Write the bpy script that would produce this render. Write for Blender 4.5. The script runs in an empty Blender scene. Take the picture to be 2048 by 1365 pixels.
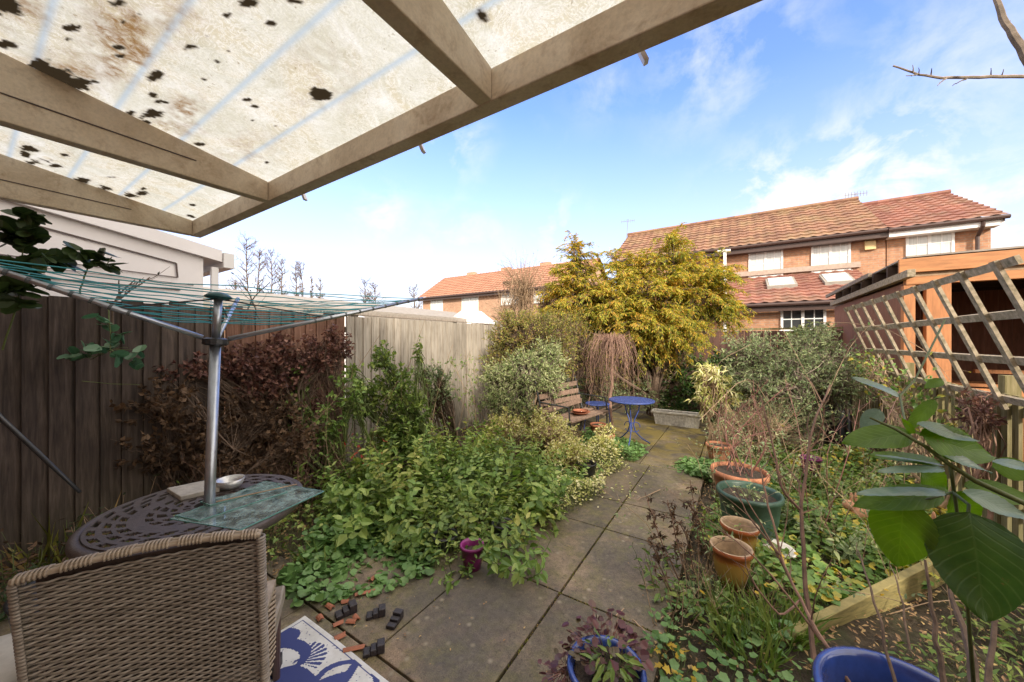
import bpy, math, random
import numpy as np
from mathutils import Vector

# ---------------------------------------------------------------- camera, sky, sun
SC = bpy.context.scene
COL = SC.collection
TH = math.radians(32.5)
CH = 1.5
FPX = 708.0
cam_d = bpy.data.cameras.new('camera')
cam = bpy.data.objects.new('camera', cam_d)
COL.objects.link(cam)
cam.location = (0, 0, CH)
cam.rotation_euler = (math.radians(90), 0, TH)
cam_d.sensor_width = 36
cam_d.lens = FPX / 2048 * 36
cam_d.clip_start = 0.02
cam_d.clip_end = 3000
SC.camera = cam

SUN_EL = math.radians(27)
SX, SY = 0.74, -0.67                       # horizontal direction towards the sun
w = bpy.data.worlds.new('World')
SC.world = w
w.use_nodes = True
nt = w.node_tree
for n in list(nt.nodes):
    nt.nodes.remove(n)


class NT:
    """tiny node helper"""
    def __init__(s, tree):
        s.t = tree

    def n(s, typ, ins=None, **kw):
        nd = s.t.nodes.new(typ)
        for k, v in kw.items():
            setattr(nd, k, v)
        for k, v in (ins or {}).items():
            if isinstance(v, bpy.types.NodeSocket):
                s.t.links.new(v, nd.inputs[k])
            else:
                nd.inputs[k].default_value = v
        return nd

    def math(s, op, a, b=0.0, c=None):
        d = {0: a, 1: b}
        if c is not None:
            d[2] = c
        return s.n('ShaderNodeMath', d, operation=op).outputs[0]

    def mix(s, f, a, b, bt='MIX'):
        nd = s.n('ShaderNodeMixRGB', {0: f, 1: a, 2: b}, blend_type=bt)
        return nd.outputs[0]

    def ramp(s, f, stops, interp='LINEAR'):
        nd = s.n('ShaderNodeValToRGB', {0: f})
        cr = nd.color_ramp
        cr.interpolation = interp
        while len(cr.elements) < len(stops):
            cr.elements.new(0.5)
        for e, (p, c) in zip(cr.elements, stops):
            e.position = p
            e.color = (c[0], c[1], c[2], 1) if not isinstance(c, (int, float)) else (c, c, c, 1)
        return nd.outputs[0]

    def noise(s, vec, scale, detail=4, rough=0.55, dist=0.0, col=False):
        nd = s.n('ShaderNodeTexNoise', {'Scale': scale, 'Detail': detail, 'Roughness': rough, 'Distortion': dist})
        if vec is not None:
            s.t.links.new(vec, nd.inputs['Vector'])
        return nd.outputs[1 if col else 0]


def ray(px, py):
    r = (px - 1024) / FPX
    u = (682.5 - py) / FPX
    c, s = math.cos(TH), math.sin(TH)
    return Vector((r * c - s, r * s + c, u))


def PT(px, py, t):
    return Vector((0, 0, CH)) + ray(px, py) * t


def PZ(px, py, z=0.0):
    d = ray(px, py)
    return PT(px, py, (z - CH) / d.z)


def PX(px, py, X):
    d = ray(px, py)
    return PT(px, py, X / d.x)


def PY(px, py, Y):
    d = ray(px, py)
    return PT(px, py, Y / d.y)


N = NT(nt)
tc = N.n('ShaderNodeTexCoord')
sky = N.n('ShaderNodeTexSky', sky_type='NISHITA')
sky.sun_disc = False
sky.sun_elevation = SUN_EL
sky.sun_rotation = math.atan2(SX, SY)
sky.altitude = 0
sky.air_density = 1.0
sky.dust_density = 0.7
sky.ozone_density = 2.5
sep = N.n('ShaderNodeSeparateXYZ', {0: tc.outputs['Generated']})
zz = N.math('MAXIMUM', sep.outputs[2], 0.02)
hs = N.n('ShaderNodeHueSaturation', {'Saturation': 1.15, 'Value': 1.0, 'Color': sky.outputs[0]})
# soft clouds: real directions in the sky times noise
zc = N.math('ADD', zz, 0.22)
cv = N.n('ShaderNodeCombineXYZ', {0: N.math('DIVIDE', sep.outputs[0], zc), 1: N.math('DIVIDE', sep.outputs[1], zc), 2: 0.0})
cn = N.noise(cv.outputs[0], 3.2, 9, 0.62, 0.5)
cn2 = N.noise(tc.outputs['Generated'], 9.0, 8, 0.6, 0.3)
mask = None
for (px, py, sx_, k) in ((1440, 110, .13, .5), (1560, 60, .10, .35), (1200, 170, .07, .35), (910, 290, .07, .8), (1790, 335, .10, 1.5),
                         (1540, 400, .10, 1.5), (1680, 365, .10, 1.5), (770, 435, .07, .7), (1110, 455, .07, .8),
                         (1990, 460, .10, 1.6), (930, 510, .12, .7), (1900, 150, .14, .4), (1850, 600, .25, .6)):
    d = ray(px, py).normalized()
    dp = N.n('ShaderNodeVectorMath', {0: tc.outputs['Generated'], 1: tuple(d)}, operation='DISTANCE').outputs['Value']
    g = N.math('MULTIPLY', N.math('POWER', 2.718, N.math('MULTIPLY', N.math('POWER', N.math('DIVIDE', dp, sx_), 2.0), -1.0)), k)
    mask = g if mask is None else N.math('MAXIMUM', mask, g)
cl = N.math('MULTIPLY', mask, N.ramp(N.math('ADD', N.math('MULTIPLY', cn2, 0.6), N.math('MULTIPLY', cn, 0.4)), ((0.46, 0.0), (0.60, 1.0))))
cl2 = N.ramp(cn, ((0.62, 0.0), (0.9, 0.12)))
hz = N.ramp(zz, ((0.0, 0.98), (0.10, 0.84), (0.22, 0.52), (0.38, 0.20), (0.54, 0.0)))
blue = N.mix(1.0, hs.outputs[0], (1.36, 1.09, 1.30, 1), 'MULTIPLY')
k0 = N.mix(hz, blue, (2.75, 2.82, 2.92, 1))
k1 = N.mix(N.math('MINIMUM', N.math('ADD', cl, cl2), 0.95), k0, (3.2, 3.2, 3.25, 1))
# added bright cloud, unseen overhead and behind the camera: it makes the shade neutral
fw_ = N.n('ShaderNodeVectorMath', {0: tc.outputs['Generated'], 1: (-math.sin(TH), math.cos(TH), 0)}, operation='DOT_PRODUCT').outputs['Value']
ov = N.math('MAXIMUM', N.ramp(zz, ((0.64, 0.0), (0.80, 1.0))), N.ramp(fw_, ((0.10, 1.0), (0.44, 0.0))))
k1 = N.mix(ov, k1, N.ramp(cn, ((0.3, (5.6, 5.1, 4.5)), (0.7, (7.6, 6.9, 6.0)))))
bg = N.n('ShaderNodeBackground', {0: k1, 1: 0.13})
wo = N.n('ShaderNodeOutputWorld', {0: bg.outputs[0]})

sun_d = bpy.data.lights.new('sun', 'SUN')
sun_d.energy = 2.15
sun_d.angle = math.radians(5)
sun_d.color = (1.0, 0.90, 0.74)
sun = bpy.data.objects.new('sun', sun_d)
COL.objects.link(sun)
sv = Vector((SX * math.cos(SUN_EL), SY * math.cos(SUN_EL), math.sin(SUN_EL)))
sun.rotation_euler = sv.to_track_quat('Z', 'Y').to_euler()

SC.view_settings.view_transform = 'Standard'
SC.view_settings.look = 'None'
SC.view_settings.exposure = 1.48
SC.view_settings.gamma = 1
SC.view_settings.use_curve_mapping = False
SC.cycles.max_bounces = 8
SC.cycles.diffuse_bounces = 4
SC.cycles.transparent_max_bounces = 12
SC.cycles.use_denoising = True
SC.cycles.caustics_reflective = False
SC.cycles.caustics_refractive = False

# ---------------------------------------------------------------- mesh helpers
rng = np.random.default_rng(7)
random.seed(7)


def nrm(a):
    a = np.asarray(a, float)
    return a / np.maximum(np.linalg.norm(a, axis=-1, keepdims=True), 1e-9)


class MB:
    def __init__(s):
        s.v = []
        s.f = []
        s.n = 0
        s.uv = None

    def add(s, verts, faces):
        verts = np.asarray(verts, float).reshape(-1, 3)
        if isinstance(faces, np.ndarray):
            s.f.append(faces + s.n)
        else:
            by = {}
            for f in faces:
                by.setdefault(len(f), []).append(f)
            for fs in by.values():
                s.f.append(np.asarray(fs) + s.n)
        s.v.append(verts)
        s.n += len(verts)
        return s

    def hexa(s, c):           # 8 corners: bottom 4 ccw, top 4 ccw
        return s.add(c, [(0, 3, 2, 1), (4, 5, 6, 7), (0, 1, 5, 4), (1, 2, 6, 5), (2, 3, 7, 6), (3, 0, 4, 7)])

    def box(s, x0, x1, y0, y1, z0, z1):
        return s.hexa([(x0, y0, z0), (x1, y0, z0), (x1, y1, z0), (x0, y1, z0), (x0, y0, z1), (x1, y0, z1), (x1, y1, z1), (x0, y1, z1)])

    def bar(s, a, b, wd, ht, up=(0, 0, 1)):
        a = Vector(a); b = Vector(b); up = Vector(up)
        d = (b - a).normalized()
        sd = d.cross(up).normalized() * (wd / 2)
        u = sd.cross(d).normalized() * (ht / 2)
        return s.hexa([a - sd - u, a + sd - u, b + sd - u, b - sd - u, a - sd + u, a + sd + u, b + sd + u, b - sd + u])

    def tube(s, pts, rad, sides=8, cap=True):
        pts = np.asarray([tuple(p) for p in pts], float)
        k = len(pts)
        rad = np.full(k, rad) if np.isscalar(rad) else np.asarray(rad, float)
        tan = np.zeros_like(pts)
        tan[1:-1] = pts[2:] - pts[:-2]
        tan[0] = pts[1] - pts[0]
        tan[-1] = pts[-1] - pts[-2]
        tan = nrm(tan)
        ref = np.array([0, 0, 1.0]) if abs(tan[0][2]) < 0.9 else np.array([1.0, 0, 0])
        V = []
        n0 = nrm(np.cross(tan[0], ref))
        for i in range(k):
            n0 = nrm(n0 - tan[i] * np.dot(n0, tan[i]))
            b0 = np.cross(tan[i], n0)
            for j in range(sides):
                a = 2 * math.pi * j / sides
                V.append(pts[i] + rad[i] * (math.cos(a) * n0 + math.sin(a) * b0))
        F = []
        for i in range(k - 1):
            for j in range(sides):
                j2 = (j + 1) % sides
                F.append((i * sides + j, i * sides + j2, (i + 1) * sides + j2, (i + 1) * sides + j))
        if cap:
            F.append(tuple(range(sides - 1, -1, -1)))
            F.append(tuple((k - 1) * sides + j for j in range(sides)))
        return s.add(V, F)

    def lathe(s, prof, c=(0, 0, 0), seg=40, sq=(1, 1)):
        c = np.asarray(tuple(c))
        V = []
        F = []
        for (r, z) in prof:
            for j in range(seg):
                a = 2 * math.pi * j / seg
                V.append(c + np.array([r * math.cos(a) * sq[0], r * math.sin(a) * sq[1], z]))
        for i in range(len(prof) - 1):
            for j in range(seg):
                j2 = (j + 1) % seg
                F.append((i * seg + j, i * seg + j2, (i + 1) * seg + j2, (i + 1) * seg + j))
        return s.add(V, F)

    def prism(s, poly, ext):
        """poly: list of 3d points, ext: vector"""
        k = len(poly)
        P = [Vector(p) for p in poly]
        e = Vector(ext)
        V = P + [p + e for p in P]
        F = [tuple(range(k - 1, -1, -1)), tuple(range(k, 2 * k))]
        for i in range(k):
            j = (i + 1) % k
            F.append((i, j, k + j, k + i))
        return s.add([tuple(v) for v in V], F)

    def twigs(s, paths, r0, r1, sides=3):
        """paths (n,k,3) -> thin tubes, vectorised"""
        P = np.asarray(paths, float)
        if len(P) == 0:
            return s
        n, k, _ = P.shape
        T = np.zeros_like(P)
        T[:, 1:-1] = P[:, 2:] - P[:, :-2]
        T[:, 0] = P[:, 1] - P[:, 0]
        T[:, -1] = P[:, -1] - P[:, -2]
        T = nrm(T)
        R = nrm(rng.normal(size=(n, 1, 3)))
        A = nrm(np.cross(T, R))
        B = np.cross(T, A)
        r0 = np.broadcast_to(np.asarray(r0, float), (n,))
        r1 = np.broadcast_to(np.asarray(r1, float), (n,))
        tt = np.linspace(0, 1, k)
        rad = r0[:, None] * (1 - tt) + r1[:, None] * tt
        V = np.zeros((n, k, sides, 3))
        for j in range(sides):
            a = 2 * math.pi * j / sides
            V[:, :, j] = P + rad[..., None] * (math.cos(a) * A + math.sin(a) * B)
        idx = np.arange(n * k * sides).reshape(n, k, sides)
        fs = []
        for j in range(sides):
            j2 = (j + 1) % sides
            fs.append(np.stack([idx[:, :-1, j], idx[:, :-1, j2], idx[:, 1:, j2], idx[:, 1:, j]], -1).reshape(-1, 4))
        return s.add(V.reshape(-1, 3), np.concatenate(fs))

    def leaves(s, P, D, Nn, L, W, tmpl='ovate'):
        P = np.asarray(P, float)
        if len(P) == 0:
            return s
        tv, tf = TEMPL[tmpl]
        D = nrm(D)
        S = nrm(np.cross(D, Nn))
        U = np.cross(S, D)
        L = np.broadcast_to(np.asarray(L, float), (len(P),))
        W = np.broadcast_to(np.asarray(W, float), (len(P),))
        V = P[:, None, :] + L[:, None, None] * (tv[None, :, 0:1] * W[:, None, None] * S[:, None, :] + tv[None, :, 1:2] * D[:, None, :] + tv[None, :, 2:3] * U[:, None, :])
        k = len(tv)
        F = (tf[None] + (np.arange(len(P)) * k)[:, None, None]).reshape(-1, tf.shape[1])
        return s.add(V.reshape(-1, 3), F)

    def build(s, name, mat, parent=None, smooth=False, mod=None):
        me = bpy.data.meshes.new(name)
        V = np.concatenate(s.v) if s.v else np.zeros((0, 3))
        if parent is not None:
            off = Vector((0, 0, 0))
            p = parent
            while p is not None:
                off += p.location
                p = p.parent
            V = V - np.asarray(tuple(off))
        me.vertices.add(len(V))
        me.vertices.foreach_set('co', V.astype(np.float32).ravel())
        loops = np.concatenate([f.ravel() for f in s.f]).astype(np.int32)
        tot = np.concatenate([np.full(len(f), f.shape[1], np.int32) for f in s.f])
        st = np.concatenate([[0], np.cumsum(tot)[:-1]]).astype(np.int32)
        me.loops.add(len(loops))
        me.loops.foreach_set('vertex_index', loops)
        me.polygons.add(len(tot))
        me.polygons.foreach_set('loop_start', st)
        me.polygons.foreach_set('loop_total', tot)
        me.polygons.foreach_set('use_smooth', np.full(len(tot), smooth))
        me.update(calc_edges=True)
        me.validate()
        me.materials.append(mat)
        o = bpy.data.objects.new(name, me)
        COL.objects.link(o)
        if parent is not None:
            o.parent = parent
        if mod == 'bevel':
            b = o.modifiers.new('bevel', 'BEVEL')
            b.width = 0.004
            b.segments = 2
            b.limit_method = 'ANGLE'
        elif isinstance(mod, float):
            b = o.modifiers.new('bevel', 'BEVEL')
            b.width = mod
            b.segments = 2
            b.limit_method = 'ANGLE'
        return o


TEMPL = {
    'crinkle': (np.array([(0, 0, 0), (.40, .02, .05), (.50, .32, .0), (.58, .56, .05), (.38, .72, 0), (0, 1, -.06), (-.38, .72, 0), (-.58, .56, .05), (-.50, .32, 0), (-.40, .02, .05), (0, .45, -.06)], float),
                np.array([(0, 1, 10), (1, 2, 10), (2, 3, 10), (3, 4, 10), (4, 5, 10), (5, 6, 10), (6, 7, 10), (7, 8, 10), (8, 9, 10), (9, 0, 10)])),
    'ovate': (np.array([(0, 0, 0), (-.42, .28, .05), (.42, .28, .05), (0, .48, -.05), (-.33, .66, .03), (.33, .66, .03), (0, 1, -.12)], float),
              np.array([(0, 2, 3), (0, 3, 1), (3, 2, 5), (3, 5, 6), (3, 6, 4), (3, 4, 1)])),
    'round': (np.array([(0, 0, 0), (-.5, .12, .06), (.5, .12, .06), (0, .5, -.04), (-.56, .55, .05), (.56, .55, .05), (-.3, .92, .0), (.3, .92, .0), (0, 1, -.05)], float),
              np.array([(0, 2, 3), (2, 5, 3), (5, 7, 3), (7, 8, 3), (8, 6, 3), (6, 4, 3), (4, 1, 3), (1, 0, 3)])),
    'lobed': (np.array([(0, 0, 0), (.5, .05, .04), (.34, .30, .0), (.62, .55, .05), (.26, .62, 0), (0, 1, -.06), (-.26, .62, 0), (-.62, .55, .05), (-.34, .30, 0), (-.5, .05, .04), (0, .4, -.03)], float),
              np.array([(0, 1, 10), (1, 2, 10), (2, 3, 10), (3, 4, 10), (4, 5, 10), (5, 6, 10), (6, 7, 10), (7, 8, 10), (8, 9, 10), (9, 0, 10)])),
    'dia': (np.array([(0, 0, 0), (-.4, .45, .06), (.4, .45, .06), (0, 1, -.08)], float), np.array([(0, 2, 3), (0, 3, 1)])),
    'blade': (np.array([(-.5, 0, 0), (.5, 0, 0), (.42, .5, .05), (-.42, .5, .05), (0, 1, -.12)], float), np.array([(0, 1, 2), (0, 2, 3), (3, 2, 4)])),
}


def tag(o, label=None, cat=None, group=None, kind=None):
    if label: o['label'] = label
    if cat: o['category'] = cat
    if group: o['group'] = group
    if kind: o['kind'] = kind
    return o


def thing(name, loc, label, cat, group=None):
    o = bpy.data.objects.new(name, None)
    o.empty_display_size = 0.1
    COL.objects.link(o)
    o.location = tuple(loc)
    return tag(o, label, cat, group)


def dup(root, loc, rotz=0.0, label=None, group=None, scale=None):
    r = root.copy(); COL.objects.link(r); r.location = tuple(loc)
    r.rotation_euler = (0, 0, rotz)
    if scale: r.scale = (scale,) * 3
    if label: r['label'] = label
    if group: r['group'] = group
    for ch in list(root.children):
        c = ch.copy(); COL.objects.link(c); c.parent = r
        for g in ch.children:
            d = g.copy(); COL.objects.link(d); d.parent = c
    return r


# ---------------------------------------------------------------- materials
def mat(name):
    m = bpy.data.materials.new(name)
    m.use_nodes = True
    t = m.node_tree
    for n in list(t.nodes):
        t.nodes.remove(n)
    q = NT(t)
    out = q.n('ShaderNodeOutputMaterial')
    return m, q, out


def link(q, a, b):
    q.t.links.new(a, b)


def simple(name, col, rough=0.6, metal=0.0, var=0.25, scale=12.0, bump=0.2, bscale=60, col2=None, spec=0.5, stretch=(1, 1, 1), island=0.0, coat=0.0):
    m, q, out = mat(name)
    tcx = q.n('ShaderNodeTexCoord')
    mp = q.n('ShaderNodeMapping', {0: tcx.outputs['Object'], 3: stretch})
    nz = q.noise(mp.outputs[0], scale, 6, 0.6)
    c2 = col2 or tuple(max(0, c * (1 - var)) for c in col)
    c1 = tuple(min(1, c * (1 + var * 0.5)) for c in col)
    cc = q.ramp(nz, ((0.3, c2), (0.7, c1)))
    if island:
        gi = q.n('ShaderNodeNewGeometry')
        hsv = q.n('ShaderNodeHueSaturation', {'Color': cc, 'Value': q.math('ADD', q.math('MULTIPLY', gi.outputs['Random Per Island'], island), 1 - island / 2)})
        cc = hsv.outputs[0]
    nb = q.noise(mp.outputs[0], bscale, 4, 0.6)
    bp = q.n('ShaderNodeBump', {'Strength': bump, 'Distance': 0.01, 'Height': nb})
    b = q.n('ShaderNodeBsdfPrincipled', {'Base Color': cc, 'Roughness': rough, 'Metallic': metal, 'Normal': bp.outputs[0], 'Specular IOR Level': spec, 'Coat Weight': coat})
    link(q, b.outputs[0], out.inputs[0])
    return m


def leafmat(name, stops, rough=0.45, trans=0.3, spec=0.4, vary=None):
    m, q, out = mat(name)
    gi = q.n('ShaderNodeNewGeometry')
    tcx = q.n('ShaderNodeTexCoord')
    big = q.noise(tcx.outputs['Object'], 2.2, 3, 0.6)
    f = q.math('ADD', q.math('MULTIPLY', gi.outputs['Random Per Island'], 0.75), q.math('MULTIPLY', q.math('SUBTRACT', big, 0.5), 0.9))
    f = q.math('ADD', f, 0.12)
    k = len(stops)
    cc = q.ramp(f, [((i + 0.1) / k if i else 0.0, c) for i, c in enumerate(stops)])
    b = q.n('ShaderNodeBsdfPrincipled', {'Base Color': cc, 'Roughness': rough, 'Specular IOR Level': spec})
    tcol = q.n('ShaderNodeHueSaturation', {'Color': cc, 'Saturation': 1.15, 'Value': 1.3})
    tr = q.n('ShaderNodeBsdfTranslucent', {0: tcol.outputs[0]})
    mx = q.n('ShaderNodeMixShader', {0: trans, 1: b.outputs[0], 2: tr.outputs[0]})
    link(q, mx.outputs[0], out.inputs[0])
    return m


def fence_mat(name, c_dark, c_mid, c_light, green=(0.10, 0.12, 0.05), gamt=0.5):
    m, q, out = mat(name)
    gi = q.n('ShaderNodeNewGeometry')
    tcx = q.n('ShaderNodeTexCoord')
    ofs = q.n('ShaderNodeCombineXYZ', {0: q.math('MULTIPLY', gi.outputs['Random Per Island'], 37.0), 1: 0.0, 2: q.math('MULTIPLY', gi.outputs['Random Per Island'], 11.0)})
    v = q.n('ShaderNodeVectorMath', {0: tcx.outputs['Object'], 1: ofs.outputs[0]}, operation='ADD')
    mp = q.n('ShaderNodeMapping', {0: v.outputs[0], 3: (14, 14, 1.0)})
    g1 = q.noise(mp.outputs[0], 3.0, 8, 0.65, 0.4)
    g2 = q.noise(tcx.outputs['Object'], 1.6, 4, 0.6)
    f = q.math('ADD', q.math('MULTIPLY', g1, 0.7), q.math('MULTIPLY', g2, 0.3))
    cc = q.ramp(f, ((0.36, c_dark), (0.5, c_mid), (0.64, c_light)))
    hsv = q.n('ShaderNodeHueSaturation', {'Color': cc, 'Value': q.math('ADD', q.math('MULTIPLY', gi.outputs['Random Per Island'], 0.4), 0.8)})
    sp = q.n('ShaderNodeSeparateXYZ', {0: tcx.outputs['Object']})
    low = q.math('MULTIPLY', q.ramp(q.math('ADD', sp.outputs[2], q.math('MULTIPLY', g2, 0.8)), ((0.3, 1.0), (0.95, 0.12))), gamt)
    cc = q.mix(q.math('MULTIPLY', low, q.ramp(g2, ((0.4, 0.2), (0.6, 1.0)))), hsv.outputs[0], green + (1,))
    bp = q.n('ShaderNodeBump', {'Strength': 0.5, 'Distance': 0.006, 'Height': g1})
    b = q.n('ShaderNodeBsdfPrincipled', {'Base Color': cc, 'Roughness': 0.85, 'Normal': bp.outputs[0], 'Specular IOR Level': 0.25})
    link(q, b.outputs[0], out.inputs[0])
    return m


def brick_mat(name, c1, c2, mortar, plane='XZ'):
    m, q, out = mat(name)
    tcx = q.n('ShaderNodeTexCoord')
    sp = q.n('ShaderNodeSeparateXYZ', {0: tcx.outputs['Object']})
    u = sp.outputs[0] if plane == 'XZ' else sp.outputs[1]
    cv_ = q.n('ShaderNodeCombineXYZ', {0: u, 1: sp.outputs[2], 2: 0.0})
    bt = q.n('ShaderNodeTexBrick', {'Vector': cv_.outputs[0], 'Color1': c1 + (1,), 'Color2': c2 + (1,), 'Mortar': mortar + (1,), 'Scale': 1.0,
                                    'Mortar Size': 0.009, 'Mortar Smooth': 0.2, 'Bias': 0.0, 'Brick Width': 0.225, 'Row Height': 0.075})
    nz = q.noise(tcx.outputs['Object'], 1.3, 6, 0.65)
    cc = q.mix(q.ramp(nz, ((0.35, 0.45), (0.65, 0.0))), bt.outputs[0], tuple(c * 0.6 for c in c1) + (1,))
    n2 = q.noise(tcx.outputs['Object'], 9, 3, 0.5)
    cc = q.mix(0.5, cc, q.ramp(n2, ((0.3, (0.55, 0.5, 0.45)), (0.7, (1.25, 1.2, 1.15)))), 'MULTIPLY')
    bp = q.n('ShaderNodeBump', {'Strength': 0.6, 'Distance': 0.01, 'Height': q.math('SUBTRACT', 1.0, bt.outputs[1])})
    b = q.n('ShaderNodeBsdfPrincipled', {'Base Color': cc, 'Roughness': 0.85, 'Normal': bp.outputs[0]})
    link(q, b.outputs[0], out.inputs[0])
    return m


def tile_mat(name, c1, c2, lichen):
    m, q, out = mat(name)
    tcx = q.n('ShaderNodeTexCoord')
    sp = q.n('ShaderNodeSeparateXYZ', {0: tcx.outputs['Object']})
    iu = q.math('FLOOR', q.math('DIVIDE', sp.outputs[0], 0.30))
    iv = q.math('FLOOR', q.math('DIVIDE', sp.outputs[2], 0.16))
    wn = q.n('ShaderNodeTexWhiteNoise', {'Vector': q.n('ShaderNodeCombineXYZ', {0: iu, 1: iv, 2: 0.0}).outputs[0]})
    cc = q.ramp(wn.outputs[0], ((0.0, c1), (1.0, c2)))
    nz = q.noise(tcx.outputs['Object'], 1.1, 8, 0.7)
    cc = q.mix(q.ramp(nz, ((0.45, 0.0), (0.7, 0.75))), cc, lichen + (1,))
    n2 = q.noise(tcx.outputs['Object'], 22, 3, 0.6)
    cc = q.mix(0.6, cc, q.ramp(n2, ((0.3, 0.6), (0.7, 1.2))), 'MULTIPLY')
    b = q.n('ShaderNodeBsdfPrincipled', {'Base Color': cc, 'Roughness': 0.85})
    link(q, b.outputs[0], out.inputs[0])
    return m


M = {}
M['bark'] = simple('bark', (0.16, 0.11, 0.08), 0.9, var=0.5, scale=30, island=0.4)
M['bark_grey'] = simple('bark_grey', (0.26, 0.21, 0.17), 0.9, var=0.4, scale=25, island=0.4)
M['stem_green'] = simple('stem_green', (0.13, 0.17, 0.05), 0.6, var=0.4, island=0.5)
M['stem_red'] = simple('stem_red', (0.22, 0.10, 0.08), 0.6, var=0.4, island=0.5)
M['stem_tan'] = simple('stem_tan', (0.36, 0.25, 0.16), 0.8, var=0.4, island=0.6)
M['weep'] = simple('weep', (0.30, 0.18, 0.135), 0.8, var=0.4, island=0.7)
M['dead_stem'] = simple('dead_stem', (0.24, 0.14, 0.10), 0.8, var=0.5, island=0.6)
M['steel'] = simple('steel', (0.42, 0.45, 0.50), 0.34, 0.85, var=0.15, scale=20, bump=0.05)
M['white_pvc'] = simple('white_pvc', (0.86, 0.84, 0.85), 0.35, var=0.08, scale=3, bump=0.03)
M['white_frame'] = simple('white_frame', (0.80, 0.80, 0.80), 0.35, var=0.04, scale=3, bump=0.03)
M['black_plastic'] = simple('black_plastic', (0.022, 0.024, 0.028), 0.4, var=0.4)
M['teal_line'] = simple('teal_line', (0.05, 0.34, 0.39), 0.4, var=0.2)
M['clip'] = simple('clip', (0.10, 0.12, 0.13), 0.4)
M['teal_cap'] = simple('teal_cap', (0.012, 0.07, 0.08), 0.35, var=0.2)
M['terracotta'] = simple('terracotta', (0.42, 0.17, 0.09), 0.75, var=0.45, scale=14)
M['orange_clay'] = simple('orange_clay', (0.36, 0.13, 0.07), 0.7, var=0.3, scale=20)
M['soil'] = simple('soil', (0.055, 0.040, 0.028), 0.95, var=0.6, scale=40, bump=0.9, bscale=90)
M['blue_metal'] = simple('blue_metal', (0.045, 0.075, 0.26), 0.4, var=0.35, scale=30, spec=0.5)
M['blue_glaze'] = simple('blue_glaze', (0.030, 0.062, 0.26), 0.2, var=0.4, scale=9, bump=0.05, coat=0.6)
M['purple_pot'] = simple('purple_pot', (0.20, 0.018, 0.13), 0.35, var=0.3)
M['green_plastic'] = simple('green_plastic', (0.04, 0.085, 0.062), 0.42, var=0.35, scale=18, bump=0.15)
M['stone_white'] = simple('stone_white', (0.66, 0.64, 0.60), 0.8, var=0.35, scale=22)
M['grey_slab'] = simple('grey_slab', (0.40, 0.37, 0.32), 0.85, var=0.35, scale=25, bump=0.3)
M['orange_wood'] = simple('orange_wood', (0.50, 0.21, 0.085), 0.7, var=0.35, scale=4, stretch=(10, 10, 1.0), island=0.3)
M['orange_beam'] = simple('orange_beam', (0.50, 0.22, 0.09), 0.7, var=0.35, scale=4, stretch=(1.0, 8, 8), island=0.2)
M['brown_panel'] = simple('brown_panel', (0.23, 0.10, 0.06), 0.75, var=0.3, scale=4, stretch=(8, 8, 1), island=0.25)
M['grey_wood'] = simple('grey_wood', (0.38, 0.31, 0.23), 0.85, var=0.5, scale=5, stretch=(6, 6, 6), island=0.35, col2=(0.15, 0.13, 0.08))
M['rot_wood'] = simple('rot_wood', (0.24, 0.16, 0.12), 0.85, var=0.5, scale=8, stretch=(3, 3, 3), island=0.35)
M['board_wood'] = simple('board_wood', (0.27, 0.22, 0.085), 0.8, var=0.35, scale=6, stretch=(2, 2, 14), col2=(0.15, 0.13, 0.05))
M['gutter_brown'] = simple('gutter_brown', (0.07, 0.04, 0.035), 0.4, var=0.2)
M['pale_brick_edge'] = simple('pale_brick_edge', (0.42, 0.33, 0.28), 0.8, var=0.2)
M['felt_roof'] = simple('felt_roof', (0.30, 0.27, 0.24), 0.9, var=0.3, scale=6, stretch=(1, 1, 6))
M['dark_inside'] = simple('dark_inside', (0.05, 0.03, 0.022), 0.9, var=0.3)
M['moss'] = simple('moss', (0.05, 0.06, 0.02), 0.95, var=0.5, scale=60, bump=0.9)
M['bowl_metal'] = simple('bowl_metal', (0.62, 0.62, 0.62), 0.35, 0.6, var=0.25)
M['white_enamel'] = simple('white_enamel', (0.70, 0.68, 0.64), 0.4, var=0.2)
M['alarm_yellow'] = simple('alarm_yellow', (0.68, 0.50, 0.25), 0.5, var=0.1)

M['brick'] = brick_mat('brick', (0.46, 0.23, 0.14), (0.56, 0.31, 0.18), (0.44, 0.34, 0.27))
M['brick_side'] = brick_mat('brick_side', (0.46, 0.23, 0.14), (0.56, 0.31, 0.18), (0.44, 0.34, 0.27), 'YZ')
M['brick_far'] = brick_mat('brick_far', (0.52, 0.30, 0.20), (0.60, 0.37, 0.25), (0.5, 0.38, 0.3))
M['tile_left'] = tile_mat('tile_left', (0.18, 0.09, 0.06), (0.30, 0.155, 0.10), (0.32, 0.23, 0.12))
M['tile_right'] = tile_mat('tile_right', (0.22, 0.09, 0.07), (0.34, 0.15, 0.11), (0.24, 0.17, 0.11))
M['tile_far'] = tile_mat('tile_far', (0.32, 0.15, 0.095), (0.40, 0.20, 0.13), (0.37, 0.21, 0.14))
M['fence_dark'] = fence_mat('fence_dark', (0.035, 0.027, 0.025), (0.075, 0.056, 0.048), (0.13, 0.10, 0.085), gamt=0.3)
M['fence_red'] = fence_mat('fence_red', (0.09, 0.045, 0.032), (0.19, 0.10, 0.07), (0.30, 0.18, 0.13), gamt=0.5)
M['fence_grey'] = fence_mat('fence_grey', (0.20, 0.17, 0.14), (0.36, 0.32, 0.275), (0.47, 0.42, 0.365), gamt=0.35)
M['fence_back'] = fence_mat('fence_back', (0.05, 0.03, 0.025), (0.11, 0.06, 0.05), (0.16, 0.09, 0.07), gamt=0.1)
M['paling'] = fence_mat('paling', (0.10, 0.09, 0.04), (0.21, 0.18, 0.09), (0.32, 0.27, 0.16), gamt=0.6)

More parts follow.
